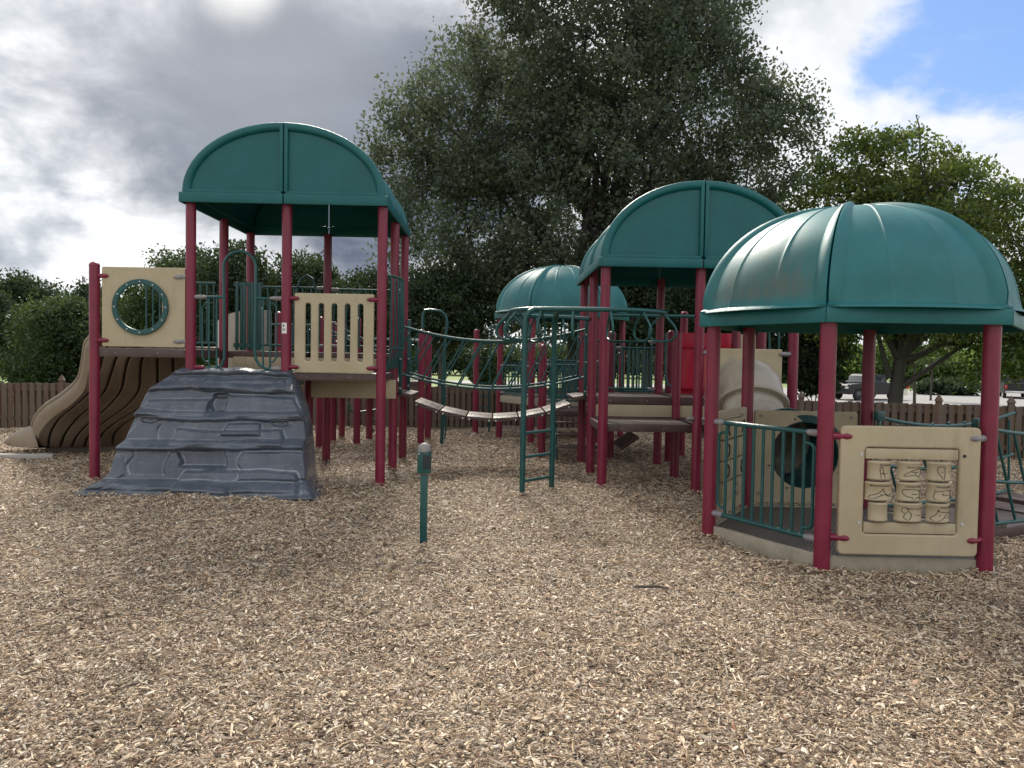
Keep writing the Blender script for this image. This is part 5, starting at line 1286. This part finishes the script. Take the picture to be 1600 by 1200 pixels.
for i, (nm, lb, px, py, y, rx, rz, lm, nc) in enumerate(spec):
    b = at(px, 600, y); k = 1 + .0 * i
    ell = [E(px, py, y, rx, rz * .95), E(px - rx * .5, py + rz * .25, y, rx * .6, rz * .65), E(px + rx * .5, py + rz * .3, y, rx * .6, rz * .6), E(px + rx * .15, py - rz * .5, y, rx * .55, rz * .5)]
    if px < 600 and y < 45: ell.append(E(px, py + rz * .75, y, rx * .9, rz * .35))
    tree(nm, lb, (b.x, y, terrain_z(b.x, y)), ell, int(nc * 1.1), 74, .115 * y / 30, lm, 30 + i * 3, .14, fork_h=1.7, cl_r=.5 * y / 30, group=G_L, limbs=30, flat=.75)
# far trees past the road
fr = random.Random(4)
fl = ['left of the slide', 'behind the left tower', 'behind the first posts', 'past the road behind the bridge', 'behind the ladder', 'behind the far gazebo', 'behind the right tower', 'behind the tube slide', 'behind the black pickup', 'behind the forked trunk', 'above the parking lot', 'by the right post of the near gazebo', 'at the right edge', 'beyond the far lawn']
for i, (px, y, hh) in enumerate([(-60, 118, 62), (170, 120, 50), (320, 122, 45), (640, 120, 34), (740, 118, 40), (850, 116, 38), (960, 118, 36), (1080, 112, 38), (1180, 108, 40), (1290, 104, 42), (1380, 100, 44), (1470, 98, 40), (1560, 96, 46), (1650, 96, 56)]):
    b = at(px, 600, y); py = 542 + px * .0173 + 22 - hh * .55
    tree('far_tree', 'distant small green tree ' + fl[i], (b.x, y, -1.18), [E(px, py, y, 62, hh * .62), E(px + 35, py + 6, y, 42, hh * .5), E(px - 35, py + 8, y, 42, hh * .45)], 150, 60, .45, (L_far if i > 7 else L_mid) if i % 2 or i > 8 else L_dark, 90 + i, .25, fork_h=2.4, cl_r=1.5, group='distant trees past the road', limbs=10)
def sapling(px, y, h, lb, seed):
    b = at(px, 600, y); z = terrain_z(b.x, y); tree('young_tree', lb, (b.x, y, z), [(b.x, y, z + h * .75, h * .32, h * .32, h * .28)], 90, 30, .16, L_mid, seed, .07, fork_h=h * .5, cl_r=.4, limbs=14, group='young trees beyond the right fence')
sapling(1430, 38, 4.6, 'slim young tree right of the forked trunk beyond the fence', 201); sapling(1455, 60, 5.5, 'young tree on the far lawn above the parking lot', 202)
# clipped hedge / low shrubs along the far lot
def shrub(px, py, y, rx, rz, lb, seed, lm=L_mid):
    b = at(px, py, y); z = terrain_z(b.x, y); tree('shrub', lb, (b.x, y, z), [E(px, py, y, rx, rz)], 160, 34, .12 * y / 25, lm, seed, .04, fork_h=.3, cl_r=.22 * y / 25, limbs=10, group='low shrubs beyond the fence')
shrub(760, 585, 26, 22, 14, 'small leafy shrub on the lawn seen through the bridge', 301); shrub(1480, 605, 72, 45, 8, 'low dark shrub mound beyond the parking lot', 302, L_dark); shrub(1275, 590, 26, 40, 26, 'dark shrub behind the fence beside the tube slide', 303, L_dark)
print('objects', len(bpy.data.objects))
